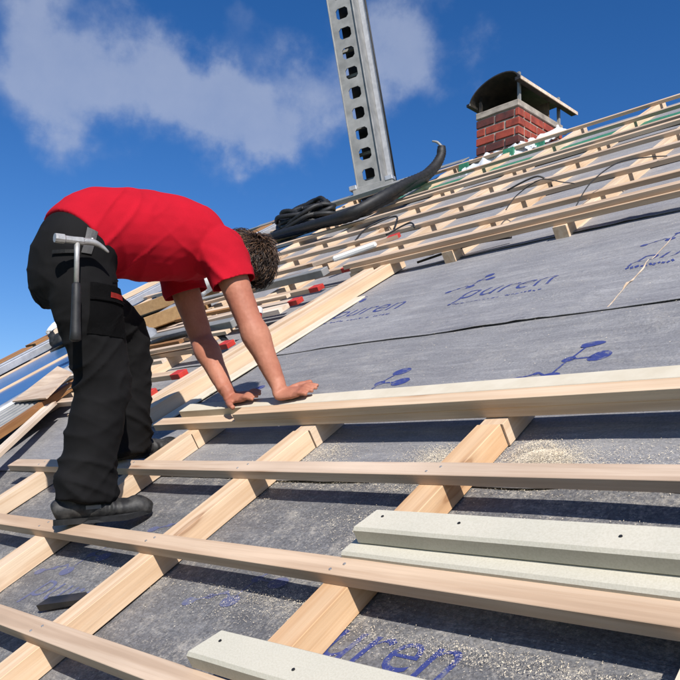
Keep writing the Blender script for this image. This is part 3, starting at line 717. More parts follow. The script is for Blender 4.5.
# ------------------------------------------------------------------ lift rail beyond the ridge
def lift_rail():
    base = R(-6.40, 7.42, .06); up = (cr*(-.155)+cu*.985+cf*.12).normalized()
    tocam = (cam.matrix_world.translation-base); tocam.z = 0; tocam.normalize()
    out = Matrix.Rotation(math.radians(-24), 3, 'Z') @ tocam; out = (out-up*out.dot(up)).normalized()
    wide = up.cross(out).normalized()
    m = Matrix((wide, up, out)).transposed().to_4x4(); m.translation = base
    root = empty('lift_rail', base, m); tag(root, 'tall pierced aluminium lift rail rising into the sky beyond the ridge', 'lift rail')
    L, w, pitch, hw, hh, th = 3.4, .325, .262, .16, .145, .012
    bm = bmesh.new()
    n = int(L/pitch)
    for i in range(n):
        y0 = .12+i*pitch; hy0, hy1 = y0+(pitch-hh)/2, y0+(pitch+hh)/2; x0, x1 = -hw/2, hw/2; c = .03
        # plate with one rounded hole: ring of quads
        o8 = [(-w/2, y0), (0, y0), (w/2, y0), (w/2, y0+pitch/2), (w/2, y0+pitch), (0, y0+pitch), (-w/2, y0+pitch), (-w/2, y0+pitch/2)]
        inner = [[(x0, hy0+c), (x0+c, hy0)], [(0, hy0)], [(x1-c, hy0), (x1, hy0+c)], [(x1, (hy0+hy1)/2)], [(x1, hy1-c), (x1-c, hy1)], [(0, hy1)], [(x0+c, hy1), (x0, hy1-c)], [(x0, (hy0+hy1)/2)]]
        for z in (0, -th):
            O = [bm.verts.new((x, y, z)) for x, y in o8]; I = [[bm.verts.new((x, y, z)) for x, y in g_] for g_ in inner]
            for k in range(8):
                k2 = (k+1) % 8
                bm.faces.new([O[k], O[k2], I[k2][0], I[k][-1]])
                if len(I[k]) == 2: bm.faces.new([O[k], I[k][1], I[k][0]])
            if z == 0: I0 = [x for g_ in I for x in g_]
            else:
                I1 = [x for g_ in I for x in g_]
                for k in range(len(I0)): bm.faces.new((I0[k], I0[(k+1) % len(I0)], I1[(k+1) % len(I0)], I1[k]))
    bmesh.ops.remove_doubles(bm, verts=bm.verts, dist=.0005); bmesh.ops.recalc_face_normals(bm, faces=bm.faces)
    obj('pierced_plate', bm, MT['alu_dull'], root)
    obj('side_channel', box_bm(w/2-.004, w/2+.012, 0, L+.2, -.22, .03, bev=.003), MT['alu_dull'], root)
    obj('side_channel', box_bm(-w/2-.012, -w/2+.004, 0, L+.2, -.22, .012, bev=.003), MT['alu_dull'], root)
    obj('rear_channel', box_bm(w/2+.012, w/2+.10, .0, L+.2, -.23, -.18, bev=.003), MT['alu'], root)
    obj('back_web', box_bm(-w/2+.05, w/2-.05, 0, L, -.215, -.205), MT['black'], root)
    for i in range(10): obj('rung', box_bm(-w/2, w/2, .2+i*.34, .235+i*.34, -.15, -.11), MT['alu_dull'], root)
    bm = bmesh.new(); tube(bm, [(w/2+.115, 0, -.16), (w/2+.112, L*.5, -.16), (w/2+.115, L+.2, -.16)], .012, 8); obj('hoist_cable', bm, MT['black'], root, True)
    obj('foot_bracket', box_bm(-w/2-.06, w/2+.14, .02, .11, -.25, .05, bev=.006), MT['alu_dull'], root)
    for x in (-w/2-.05, w/2+.1): obj('clamp_bolt', box_bm(x-.05, x+.05, .09, .15, -.06, .06, bev=.008), MT['alu'], root)
    obj('motor_block', box_bm(-w/2+.03, w/2-.02, -.16, .05, -.2, .03, bev=.01), MT['black'], root)
lift_rail()

# ------------------------------------------------------------------ untidy left part of the roof
GR = 'red-ended battens left of the timber pair'
def red_batten(v, u0, label, rz=0.0, h=CBT, end=-3.66):
    L = end-u0; o = timber('red_ended_batten', u0, v, h, L, BW, BT, B, label, 'batten', GR, rz=rz)
    r_ = obj('red_end', box_bm(L-.085, L+.0015, -.0012, BW+.0012, -.001, BT+.0012, bev=.002), MT['red'], o); return o
red_batten(2.02, -5.35, "lowest red-ended batten, beside the worker's far knee")
red_batten(2.22, -5.35, 'second red-ended batten up, left of the far forearm', .01)
red_batten(2.62, -5.35, 'red-ended batten behind the far forearm, close by the white can', -.01)
red_batten(3.20, -5.35, 'red-ended batten passing under the near elbow', .01)
red_batten(3.40, -5.35, "upper red-ended batten right below the worker's hair", .015)
red_batten(3.78, -5.35, 'red-ended batten at the top end of the timber pair', -.01)
red_batten(4.02, -4.25, 'short loose red-ended batten lying above the timber pair', .35, .101, -3.55)
tag(timber('loose_beam', -3.36, 1.62, .004, 2.05, .078, .07, 'pine', None, None, None, rz=PI/2-.130), 'right beam of the pair lying up the slope behind the hands', 'beam', 'pair of loose beams')
tag(timber('loose_beam', -3.51, 1.70, .004, 1.95, .078, .07, 'pine', None, None, None, rz=PI/2-.125), 'left beam of the pair lying up the slope behind the hands', 'beam', 'pair of loose beams')
for i, o in enumerate([x for x in bpy.data.objects if x.name.startswith('loose_beam')]):
    o.matrix_world = roofM((-3.47, -3.61)[i], (1.78, 1.86)[i], .006, PI/2-.110)
tag(obj('white_film_edge', box_bm(0, 1.5, 0, .09, 0, .01, bev=.002), MT['whitefoam'], None, False, roofM(-3.34, 1.82, .006, PI/2-.10)), 'white strip lying along the right side of the beam pair', 'strip')
timber('pale_plank', -3.86, 1.02, CBT+BT+.002, 1.25, .085, .022, 'palewood', 'pale smooth plank slanting up behind the near leg at the left frame edge', 'plank', rz=PI/2+.68)
timber('brown_batten', -4.40, 1.0, CBT+.035, 1.5, .06, .045, 'brownwood', 'orange-brown timber just left of the slanting pale plank', 'batten', rz=PI/2+.30)
# ribbed grey metal sheet
bm = bmesh.new(); g = []
for i in range(41):
    x = i*.014; z = .012*(1 if (i//3) % 2 else 0); g.append([bm.verts.new((y, x, z)) for y in (0, 1.2)])
for a, b in zip(g, g[1:]): bm.faces.new((a[0], a[1], b[1], b[0]))
o = obj('ribbed_sheet', bm, MT['alu_dull'], None, False, roofM(-4.62, 1.05, .13, PI/2+.12)); o.modifiers.new('s', 'SOLIDIFY').thickness = .002
tag(o, 'grey ribbed metal sheet at the left edge between brown timber and silver pipe', 'metal sheet')
bm = bmesh.new(); vs = [bm.verts.new(x) for x in ((0, 0, 0), (.62, -.05, .02), (.50, .22, .06), (.28, .26, .10))]; bm.faces.new(vs)
o = obj('plywood_offcut', bm, MT['batten'], None, False, roofM(-5.22, 1.98, .16)); o.modifiers.new('s', 'SOLIDIFY').thickness = .012
tag(o, 'pinkish pointed plywood offcut left of the near leg', 'offcut')
bm = bmesh.new(); tube(bm, [(0, 0, 0), (1.5, 0, 0), (3.1, 0, 0)], .045, 14)
tag(obj('silver_pipe', bm, MT['alu'], None, True, roofM(-5.10, .9, .12, PI/2+.17)), 'silver pipe running up the slope at the left edge below the blue sheet', 'pipe')
tag(obj('blue_sheet', box_bm(0, 6.2, 0, 1.70, 0, .012, bev=.003), MT['blue'], None, False, roofM(-5.55, .4, .05, PI/2+.07)), 'long blue sheet between the silver pipe and the verge at the left', 'sheet')
timber('dark_edge_strip', -5.16, .9, .03, 3.1, .10, .03, 'brownwood', 'dark strip standing in for the shadow beneath the silver pipe', 'strip', rz=PI/2+.17)  # brown strip laid under the pipe to stand in for its shadow
for k, (u, v0, lb) in enumerate(((-7.45, .6, 'inner silver rail along the left verge'), (-7.62, .6, 'outer silver rail along the left verge'))):
    tag(obj('verge_rail', box_bm(0, 6.4, 0, .07, 0, .07, bev=.006), MT['alu'], None, False, roofM(u, v0, .07, PI/2)), lb, 'rail', 'verge rails')
for k in range(7):
    o = timber('verge_board', -7.80, .5+k*.98, .09+.01*(k % 2), .94, .24, .05, 'brownwood' if k != 2 else 'brownwood', f'{["lowest","second lowest","third","fourth","fifth","sixth","topmost"][k]} orange-brown board along the left verge', 'verge board', 'verge boards', rz=PI/2)
def lump(name, u, v, h, s, m, label, cat, seed=0, amp=.25):
    bm = bmesh.new(); bmesh.ops.create_icosphere(bm, subdivisions=4, radius=1)
    for w in bm.verts:
        d = w.co.copy(); k = 1+amp*fN(d.x*1.5+seed, d.y*1.5, d.z*1.5)+amp*.5*abs(fN(d.x*4+seed, d.y*4, d.z*4))
        w.co = Vector((d.x*s[0], d.y*s[1], max(d.z, -.55)*s[2]))*k
    return tag(obj(name, bm, MT[m], None, True, roofM(u, v, h+s[2]*.5, .3)), label, cat)
lump('tarp_bundle', -7.3, 3.62, .10, (.16, .30, .10), 'black', "dark bundle on the verge rails behind the worker's near leg", 'bundle', 3)
lump('white_cloth', -7.95, 3.95, .14, (.10, .30, .08), 'foil', 'white cloth on the verge boards behind the hammer handle', 'cloth', 9)
lump('grey_sack', -4.95, 2.75, .08, (.17, .24, .11), 'sack', "grey shiny sack between the worker's legs and far arm", 'sack', 5, .4)
lump('white_bag', -5.85, 4.10, .10, (.28, .22, .22), 'white', "white bag seen under the worker's chest", 'bag', 2)
# brown fibre boards
for k, (u, v, rz, L, w, lb) in enumerate(((-6.3, 3.55, .4, .75, .5, "upper brown fibre board behind the worker's thigh"), (-5.45, 3.00, .5, .6, .45, 'lower brown fibre board behind the far forearm'))):
    tag(obj('fibre_board', box_bm(0, L, 0, w, 0, .10, bev=.004), MT['board'], None, False, roofM(u, v, .13, rz, -.25)), lb, 'board', 'brown fibre boards')
timber('white_lath', -5.95, 2.80, .34, 1.3, .11, .03, 'palewood', "pale lath leaning across the brown boards behind the worker's knees", 'lath', rz=.95, ry=-.05)
timber('grey_plank', -5.6, 2.98, CBT, 1.9, .10, .03, 'palewood', 'greyish plank below the near elbow', 'plank', rz=.06)
tag(obj('aluminium_bar', box_bm(0, 1.5, 0, .07, 0, .05, bev=.004), MT['alu_dull'], None, False, roofM(-5.3, 3.62, .101, .02)), 'grey aluminium bar behind the near upper arm', 'metal bar')
tag(obj('aluminium_bar', box_bm(0, 1.7, 0, .08, 0, .05, bev=.004), MT['alu_dull'], None, False, roofM(-5.6, 2.82, .101, .03)), 'grey aluminium bar between the two forearms', 'metal bar')
tag(obj('white_tube', box_bm(0, .34, 0, .04, 0, .04, bev=.012), MT['white'], None, False, roofM(-4.0, 3.98, .105, .45)), 'white tube lying by the loose red-ended batten', 'tube')
def can():
    root = empty('paint_can', R(-3.78, 2.98, .0), Matrix.Translation(R(-3.78, 2.95, .09))); tag(root, "white-topped red can just right of the worker's near elbow", 'can')
    bm = bmesh.new(); tube(bm, [(0, 0, 0), (0, 0, .02), (0, 0, .055)], [.036, .038, .038], 20); obj('can_body', bm, MT['red'], root)
    bm = bmesh.new(); tube(bm, [(0, 0, .055), (0, 0, .085), (0, 0, .095)], [.042, .042, .030], 20); obj('lid', bm, MT['white'], root)
can()
rl = random.Random(21)
for k in range(9):
    v_ = 2.38+.16*k; timber('loose_lath', -5.2+rl.uniform(-.1, .3), v_+rl.uniform(-.05, .05), CBT+BT+.002+.012*(k % 3), rl.uniform(.9, 1.3), .038, .022, ('palewood', 'batten', 'brownwood')[k % 3], ('lowest', 'second', 'third', 'fourth', 'fifth', 'sixth', 'seventh', 'eighth', 'topmost')[k]+' thin '+('pale', 'tan', 'brown')[k % 3]+' lath, counted upslope, in the pile behind the forearms', 'lath', 'thin laths piled behind the forearms', rz=rl.uniform(-.10, .16))
cable([(-4.9, 2.75, .10), (-4.4, 2.72, .16), (-4.1, 2.85, .12), (-3.85, 2.75, .05)], .022, 'black hose end between the forearms', name='hose_end')
#PERSON
# ------------------------------------------------------------------ the worker
PB = Vector((-2.70, .80, .62))
V3 = Vector
def person():
    inv = Matrix.Translation(-PB)
    HT = V3((.10, .96, -.22)).normalized(); HF = V3((.06, -.22, -.97)); HF = (HF-HT*HF.dot(HT)).normalized(); HS = HT.cross(HF).normalized()
    HC = V3((-2.600, 1.405, 1.695))
    # ---------------- body: one continuous skin from head to feet
    bm = bmesh.new()
    ellipsoid(bm, HC+HT*.018-HF*.012, (HS*.076, HF*.096, HT*.100), 24, 16)
    ellipsoid(bm, HC-HT*.050+HF*.040, (HS*.058, HF*.060, HT*.072), 20, 14)          # jaw and face
    ellipsoid(bm, HC-HT*.105+HF*.072, (HS*.026, HF*.024, HT*.020), 12, 8)           # chin
    tube(bm, [HC+HF*.088+HT*.012, HC+HF*.108-HT*.018, HC+HF*.118-HT*.040, HC+HF*.092-HT*.052], [.009, .012, .016, .012], 10)   # nose
    ellipsoid(bm, HC+HF*.088-HT*.078, (HS*.026, HF*.013, HT*.010), 12, 8)           # lips
    ellipsoid(bm, HC+HF*.080+HT*.028, (HS*.060, HF*.016, HT*.010), 12, 8)           # brow
    for s in (-1, 1):
        ellipsoid(bm, HC+HS*s*.076-HT*.020-HF*.008, (HS*.010, HF*.020, HT*.032), 12, 10)
        ellipsoid(bm, HC+HS*s*.040+HF*.070-HT*.028, (HS*.022, HF*.018, HT*.018), 12, 8)
    loft(bm, interp([((-2.655, 1.22, 1.705), .085, .08), ((-2.640, 1.28, 1.705), .062, .066), (HC-HT*.07-HF*.03, .058, .062), (HC-HT*.0-HF*.02, .055, .06)]))
    loft(bm, interp([((-2.70, .68, 1.48), .15, .12), ((-2.69, .76, 1.63), .15, .115), ((-2.685, .90, 1.70), .155, .12), ((-2.675, 1.05, 1.715), .17, .125), ((-2.665, 1.18, 1.715), .165, .11), ((-2.655, 1.27, 1.71), .10, .08)]))
    def arm(sh, el, wr, s):
        sh, el, wr = V3(sh), V3(el), V3(wr)
        loft(bm, interp([(sh+V3((-s*.06, -.02, .02)), .06, .06), (sh, .066, .068), (sh.lerp(el, .35), .056, .062), (sh.lerp(el, .75), .049, .054), (el, .046, .050), (el.lerp(wr, .25), .052, .058), (el.lerp(wr, .62), .039, .043), (wr, .029, .034)]))
    Rsh, Rel, Rwr = V3((-2.475, 1.205, 1.655)), V3((-2.395, 1.285, 1.395)), V3((-2.315, 1.372, 1.158))
    Lsh, Lel, Lwr = V3((-2.845, 1.23, 1.69)), V3((-2.785, 1.340, 1.37)), V3((-2.625, 1.362, 1.148))
    arm(Rsh, Rel, Rwr, 1); arm(Lsh, Lel, Lwr, -1)
    def hand(wr, base, d, th):
        """palm resting on the strip: base = heel of the palm, d = finger direction, th = thumb side (unit)"""
        up = XN; d = d.normalized(); sd_ = (th-d*th.dot(d)).normalized()
        kn = base+d*.092
        loft(bm, interp([(wr, .030, .034), (wr.lerp(base, .55)+up*.012, .030, .027), (base+up*.010, .036, .021), (base+d*.045+up*.006, .041, .017), (kn+up*.006, .042, .013), (kn+d*.008+up*.005, .036, .009)], 4), side=sd_, n=20)
        for k, (off, L) in enumerate(((.031, .072), (.0105, .080), (-.0105, .075), (-.031, .058))):
            a = kn-d*.012+sd_*off*.92+up*.008; dd = (d+sd_*off*2.2).normalized(); h_ = (.006, .010, .008, .004)[k]
            pts = [a, a+dd*L*.40+up*h_, a+dd*L*.72+up*(h_*.3-.001), a+dd*L*.98-up*.006]
            tube(bm, smooth_path(pts, 4), [.0098]*5+[.0092]*4+[.0082]*3+[.0058], 12)
        a = base+d*.010+sd_*.028+up*.004; dd = (d*.72+sd_*.75).normalized()
        pts = [a, a+dd*.038+up*.004, a+dd*.064+d*.008+up*.001, a+dd*.084+d*.020-up*.003]
        tube(bm, smooth_path(pts, 4), [.0155]*4+[.0125]*4+[.0105]*4+[.0065], 12)
    hand(Rwr, R(-2.288, 1.760, .145), XU*.96+XV*.20, XV)
    hand(Lwr, R(-2.605, 1.768, .145), XU*.98+XV*.10, -XV)
    def leg(secs): loft(bm, interp(secs))
    RL = [((-2.615, .69, 1.50), .085, .09), ((-2.605, .745, 1.30), .075, .08), ((-2.60, .795, 1.11), .055, .06), ((-2.595, .79, .95), .04, .045), ((-2.60, .785, .76), .034, .038), ((-2.59, .80, .70), .033, .036)]
    LL = [((-2.79, .72, 1.50), .085, .09), ((-2.84, .90, 1.42), .075, .08), ((-2.87, 1.04, 1.36), .055, .06), ((-2.90, 1.07, 1.15), .05, .055), ((-2.94, 1.10, .95), .036, .042), ((-2.94, 1.13, .91), .035, .04)]
    leg(RL); leg(LL)
    b2 = fuse(bm, .0042, 4)
    # knuckle and forearm relief
    for w in b2.verts: w.co += w.normal*(.0009*fN(w.co.x*30, w.co.y*30, w.co.z*22)+.0007*fN(w.co.x*90, w.co.y*90, w.co.z*60))
    b2.transform(inv); root = obj('person', b2, MT['skin'], None, True, Matrix.Translation(PB))
    tag(root, 'worker in red t-shirt and black trousers bending over to press on a beam', 'person')
    def part(name, bm_, m, smooth=True, parent=None):
        bm_.transform(inv); return obj(name, bm_, MT[m], parent or root, smooth)
    for s in (-1, 1):
        b3 = bmesh.new(); bmesh.ops.create_uvsphere(b3, u_segments=12, v_segments=8, radius=.012, matrix=Matrix.Translation(HC+HS*s*.030+HF*.078+HT*.008)); part('eye', b3, 'eye')
    # ---------------- trousers
    bm = bmesh.new()
    loft(bm, interp([((-2.688, .775, 1.680), .160, .130), ((-2.688, .730, 1.625), .172, .148), ((-2.688, .705, 1.560), .172, .152), ((-2.69, .700, 1.48), .170, .140), ((-2.69, .72, 1.40), .125, .10)]))
    loft(bm, interp([((-2.620, .70, 1.53), .100, .125), ((-2.605, .725, 1.40), .104, .122), ((-2.597, .770, 1.26), .094, .108), ((-2.594, .805, 1.12), .085, .097), ((-2.596, .790, .97), .084, .094), ((-2.599, .780, .84), .088, .096), ((-2.602, .782, .735), .092, .106), ((-2.602, .782, .706), .092, .108)]))
    loft(bm, interp([((-2.785, .71, 1.53), .102, .12), ((-2.815, .84, 1.44), .102, .115), ((-2.855, .97, 1.39), .094, .100), ((-2.875, 1.04, 1.34), .090, .090), ((-2.89, 1.072, 1.20), .090, .090), ((-2.905, 1.085, 1.05), .092, .094), ((-2.93, 1.105, .93), .096, .10), ((-2.935, 1.115, .895), .096, .105)]))
    b2 = fuse(bm, .007, 6)
    def fold(p):
        z = p.z; right = p.x > -2.72
        kz = 1.10 if right else 1.33; hz = .77 if right else .98
        hem = math.exp(-((z-hz)/.11)**2); kn = math.exp(-((z-kz)/.13)**2); seat = math.exp(-((z-1.42)/.08)**2)
        ph = 2.2*fN(p.x*4, p.y*4, p.z*2.5)
        a = math.sin(z*62+(p.y-.7)*16+2.5*ph)
        b = math.sin(z*40-(p.y-.7)*22+3*fN(p.x*5+9, p.y*5, p.z*3))
        sh = lambda q: (max(0, q)**1.6)-.35
        env = .5+.9*fN(p.x*6, p.y*6+4, p.z*6)
        rid = (1-abs(fN(p.x*7+3, p.y*7, p.z*12)))**4
        cr1 = (1-min(1, abs(fN(p.x*3+1, p.y*4, p.z*13+p.y*5))*1.7))**3
        cr2 = (1-min(1, abs(fN(p.x*4+7, p.y*6, p.z*9-p.y*9))*1.7))**4
        soft = min(1, max(0, (1.50-z)/.15))
        return hem*(.006*sh(a)*env+.003*sh(b)+.013*(cr1-.3))+kn*(.002*sh(a)*env+.002*sh(b)+.007*(cr2-.25))+soft*(.003*(cr1-.3)+.005*(cr2-.25))+.005*fN(p.x*5, p.y*5, p.z*4)+.004*(rid-.4)
    for w in b2.verts: w.co += w.normal*fold(w.co)
    b2.normal_update()
    from mathutils.bvhtree import BVHTree
    tree = BVHTree.FromBMesh(b2)
    def drape(corners, nu, nv, off, th):
        """a piece of cloth laid on the right side of the trousers: four (y, z) corners"""
        b = bmesh.new(); g = []
        for j_ in range(nv+1):
            row = []
            for i_ in range(nu+1):
                a, c = i_/nu, j_/nv
                y = (corners[0][0]*(1-a)+corners[1][0]*a)*(1-c)+(corners[3][0]*(1-a)+corners[2][0]*a)*c
                z = (corners[0][1]*(1-a)+corners[1][1]*a)*(1-c)+(corners[3][1]*(1-a)+corners[2][1]*a)*c
                hit, nrm, _, _ = tree.ray_cast(V3((-2.2, y, z)), V3((-1, 0, 0)))
                if hit is None: hit, nrm = V3((-2.55, y, z)), V3((1, 0, 0))
                row.append(b.verts.new(hit+nrm*off))
            g.append(row)
        for r0, r1 in zip(g, g[1:]):
            for i_ in range(nu): b.faces.new((r0[i_], r0[i_+1], r1[i_+1], r1[i_]))
        bmesh.ops.solidify(b, geom=b.faces[:], thickness=th); bmesh.ops.recalc_face_normals(b, faces=b.faces); return b
    strap = drape(((.655, 1.545), (.688, 1.545), (.706, 1.628), (.672, 1.640)), 4, 12, .006, .004)
    loop_ = drape(((.585, 1.535), (.640, 1.540), (.640, 1.552), (.585, 1.547)), 6, 2, .012, .005)
    pock = drape(((.695, 1.27), (.845, 1.27), (.850, 1.43), (.690, 1.42)), 14, 14, .004, .006)
    flap = drape(((.688, 1.385), (.852, 1.392), (.855, 1.452), (.684, 1.442)), 14, 6, .010, .005)
    lab = drape(((.758, 1.402), (.820, 1.404), (.820, 1.424), (.758, 1.422)), 6, 3, .013, .003)
    st1 = drape(((.700, 1.392), (.842, 1.398), (.842, 1.3995), (.700, 1.3935)), 14, 1, .0165, .0012)
    fly = drape(((.775, 1.46), (.860, 1.50), (.860, 1.506), (.775, 1.466)), 10, 1, .003, .003)
    tr = part('trousers', b2, 'pants')
    part('flap_stitching', st1, 'stitch', True, tr); part('pocket_edge', fly, 'stitch', True, tr)
    for nm, b, m in (('hammer_holder', strap, 'belt'), ('hammer_loop', loop_, 'black'), ('thigh_pocket', pock, 'pants'), ('pocket_flap', flap, 'pants'), ('red_label', lab, 'red')):
        part(nm, b, m, False, tr)
    b3 = bmesh.new(); bmesh.ops.create_uvsphere(b3, u_segments=12, v_segments=8, radius=.006, matrix=Matrix.Translation((-2.507, .682, 1.595))); part('rivet', b3, 'steel', True, tr)
    # ---------------- t-shirt
    bm = bmesh.new()
    loft(bm, interp([((-2.690, .705, 1.612), .176, .150), ((-2.690, .735, 1.640), .180, .158), ((-2.689, .785, 1.678), .186, .166), ((-2.687, .860, 1.695), .190, .170), ((-2.682, .96, 1.712), .194, .178), ((-2.672, 1.07, 1.722), .200, .176), ((-2.662, 1.17, 1.720), .205, .154), ((-2.655, 1.25, 1.708), .175, .124), ((-2.645, 1.29, 1.703), .110, .092), ((-2.638, 1.315, 1.703), .078, .076)]))
    def sleeve(sh, el, s, f):
        loft(bm, interp([(sh+V3((-s*.09, -.03, .02)), .10, .10), (sh+V3((-s*.015, 0, .012)), .092, .098), (sh.lerp(el, .30), .083, .094), (sh.lerp(el, f), .080, .096), (sh.lerp(el, f+.10), .080, .097)]))
    sleeve(Rsh, Rel, 1, .45); sleeve(Lsh, Lel, -1, .42)
    b2 = fuse(bm, .007, 9)
    # open the sleeve ends and the hem
    for sh, el, f in ((Rsh, Rel, .45), (Lsh, Lel, .42)):
        ax = (el-sh).normalized(); c = sh.lerp(el, f)
        geom = [x for x in b2.faces if (x.calc_center_median()-c).length < .14]
        es = {e for x in geom for e in x.edges}; vs = {w for x in geom for w in x.verts}
        bmesh.ops.bisect_plane(b2, geom=list(geom)+list(es)+list(vs), plane_co=c, plane_no=ax, clear_outer=True)
    def crease(x, sharp=3.0): return (1-min(1, abs(x)*1.6))**sharp
    def shirt_fold(p):
        d = (p-Rsh).length; arm_ = math.exp(-(d/.18)**2); wst = math.exp(-((p.y-.80)/.13)**2); bel = max(0, min(1, (1.70-p.z)/.14))
        n = .006*fN(p.x*4, p.y*5, p.z*5)
        r1 = crease(fN(p.x*4+2, (p.y+p.z*.6)*8, p.z*3))          # folds running down from the back to the belly
        r2 = crease(fN(p.x*4, p.y*11-p.z*7, p.z*4+7), 4)
        r3 = crease(fN((p.y*.8+p.z*.9)*13+3, p.x*5, (p.y-p.z)*3), 3)  # pulling into the armpit
        return n+.007*(r1-.3)*(.2+.8*bel)+.008*(r2-.3)*(.12+wst)+.011*(r3-.3)*arm_
    b2.normal_update()
    for w in b2.verts: w.co += w.normal*shirt_fold(w.co)
    b2.normal_update(); b2.verts.index_update()
    sh_ = part('t_shirt', b2, 'shirt'); md = sh_.modifiers.new('s', 'SOLIDIFY'); md.thickness = .004; md.offset = -1
    # small dark print on the shoulder blade and the nape
    # ---------------- boots
    def boot(heel, toe, name):
        f = (toe-heel); L = f.length+.0; f.normalize(); s = V3((0, 0, 1)).cross(f).normalized()
        up = f.cross(s).normalized()
        if up.z < 0: up = -up; 
        s = up.cross(f)
        m = Matrix((f, s, up)).transposed().to_4x4(); m.translation = heel
        bm = bmesh.new(); T = lambda x, y, z: V3((x, y, z))
        loft(bm, interp([(T(-.020, 0, .045), .030, .026), (T(.0, 0, .050), .040, .040), (T(.06, 0, .052), .043, .043), (T(.12, 0, .048), .046, .040), (T(.19, .002, .044), .052, .034), (T(.250, .002, .042), .052, .034), (T(.290, 0, .038), .042, .029), (T(.308, 0, .034), .024, .018)]), side=V3((0, 1, 0)))
        loft(bm, interp([(T(.035, 0, .06), .040, .048), (T(.045, 0, .10), .042, .050), (T(.035, 0, .15), .044, .052)]), side=V3((0, 1, 0)))
        ellipsoid(bm, T(.255, 0, .046), (V3((.052, 0, 0)), V3((0, .050, 0)), V3((0, 0, .038))))
        b = fuse(bm, .005, 4)
        for w in b.verts:
            c = w.co; k = math.exp(-((c.x-.165)/.04)**2)
            w.co += w.normal*(.0025*fN(c.x*22, c.y*22, c.z*22)+k*.003*math.sin(c.x*240+c.y*60))
        b.transform(m); bo = part(name, b, 'leather')
        bm = bmesh.new(); outl = []
        for i in range(40):
            t = 2*PI*i/40; x = .144+.164*math.cos(t); wd = .038+.014*max(0, min(1, (x-.06)/.14)); wd *= max(0, 1-abs((x-.144)/.164)**4)**.5
            outl.append((x, math.copysign(wd, math.sin(t)) if abs(math.sin(t)) > 1e-6 else 0))
        lo = [bm.verts.new((x, y*.94, (.002 if x < .085 or x > .125 else .012)+max(0, (x-.22))*.20)) for x, y in outl]; hi = [bm.verts.new((x, y*1.04, .021+max(0, x-.22)*.16)) for x, y in outl]
        bm.faces.new(lo[::-1]); bm.faces.new(hi)
        for i in range(40): bm.faces.new((lo[i], lo[(i+1) % 40], hi[(i+1) % 40], hi[i]))
        bmesh.ops.recalc_face_normals(bm, faces=bm.faces); bm.transform(m); part('sole', bm, 'black', False, bo)
        for k in range(4):
            bm = bmesh.new(); x = .115+.022*k; z = .100-.010*k
            tube(bm, smooth_path([(x, -.034, z-.022), (x+.006, -.014, z), (x+.004, .014, z), (x, .034, z-.022)], 4), .0032, 6); bm.transform(m); part('lace', bm, 'belt', True, bo)
        bm = box_bm(.085, .135, -.0485, -.0455, .048, .062, bev=.001); bm.transform(m); part('side_stripe', bm, 'belt', False, bo)
    boot(V3((-2.635, .712, .625)), V3((-2.515, .965, .652)), 'boot')
    boot(V3((-2.955, 1.065, .850)), V3((-2.935, 1.33, .880)), 'boot')
    # ---------------- hair: a cap of short loose curls
    rnd = random.Random(11); bm = bmesh.new()
    sc = HC+HT*.018-HF*.012
    ellipsoid(bm, sc+HT*.004-HF*.006, (HS*.082, HF*.098, HT*.106), 28, 20)
    for w in bm.verts:
        d = (w.co-sc); 
        if d.dot(HF) > .045 and d.dot(HT) < .055: w.co -= HF*.03+d*.12
        elif d.dot(HT) < -.055: w.co -= d*.15
        else: w.co += d.normalized()*.006*fN(w.co.x*40, w.co.y*40, w.co.z*40)
    hr = part('hair', bm, 'hair')
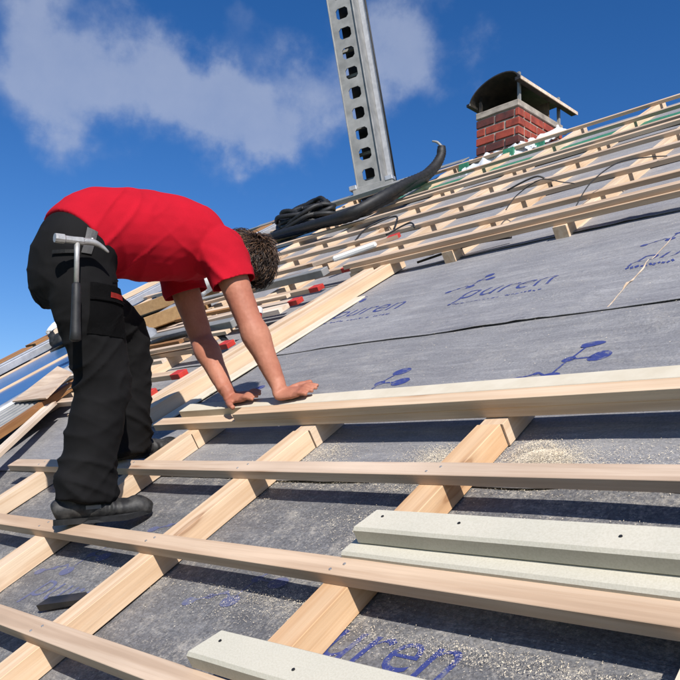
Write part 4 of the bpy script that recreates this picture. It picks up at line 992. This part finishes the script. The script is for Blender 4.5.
    for mi, mname in enumerate(('hair', 'hairtip')):
        bm = bmesh.new(); n = 0
        while n < (2300, 1500)[mi]:
            d = V3((rnd.gauss(0, 1), rnd.gauss(0, 1), rnd.gauss(0, 1))).normalized()
            fh, th = d.dot(HF), d.dot(HT)
            if fh > .50 and th < .62: continue
            if th < -.62 and fh > -.45: continue
            if th < -.30 and fh > .12: continue
            p = sc+HS*d.dot(HS)*.080+HF*fh*.098+HT*th*.105
            flow = V3((fN(p.x*14, p.y*14, p.z*14), fN(p.x*14+9, p.y*14, p.z*14), fN(p.x*14, p.y*14+9, p.z*14)))*1.6+V3((0, 0, -.55))+HF*.25
            t1 = (flow-d*flow.dot(d)).normalized(); t2 = d.cross(t1); L_ = rnd.uniform(.026, .070); cv = rnd.uniform(-.9, .9); lift = rnd.uniform(.15, .75); pts = []
            for i in range(6):
                q = i/5
                pts.append(p+d*(.003+L_*lift*math.sin(q*2.2)*.55)+t1*L_*q+t2*(cv*L_*q*q*.5+.003*math.sin(q*7+cv*9)))
            tube(bm, pts, [.0016, .0019, .0018, .0016, .0012, .0005], 3, False); n += 1
        part('curls', bm, mname, True, hr)['kind'] = 'stuff'
    return root
person()
def hammer():
    loc = V3((-2.468, .610, 1.566)); root = empty('hammer', loc); tag(root, "roofing hammer with black grip hanging at the worker's hip", 'hammer')
    ax = V3((.10, .99, .08)).normalized(); dn = V3((.03, .055, -1)).normalized()
    bm = bmesh.new(); s = ax.cross(dn).normalized()
    tube(bm, [-ax*.075, -ax*.068, -ax*.045, -ax*.040, -ax*.01, ax*.018, ax*.03], [.0155, .0165, .0165, .0125, .0125, .014, .010], 10); obj('head', bm, MT['steel'], root, False)
    bm = bmesh.new(); tube(bm, smooth_path([ax*.018, ax*.055-dn*.001, ax*.085+dn*.010, ax*.110+dn*.028], 4), [.0125, .0125, .012, .012, .0115, .011, .010, .009, .008, .007, .006, .005, .003], 8); obj('claw', bm, MT['steel'], root, True)
    bm = bmesh.new(); tube(bm, [dn*.008, dn*.05, dn*.150], [.0095, .0085, .0085], 10); obj('shaft', bm, MT['steel'], root, True)
    bm = bmesh.new(); tube(bm, [dn*.145, dn*.15, dn*.20, dn*.26, dn*.31, dn*.335, dn*.340], [.011, .0145, .0150, .0155, .0175, .019, .012], 12); obj('grip', bm, MT['black'], root, True)
hammer()
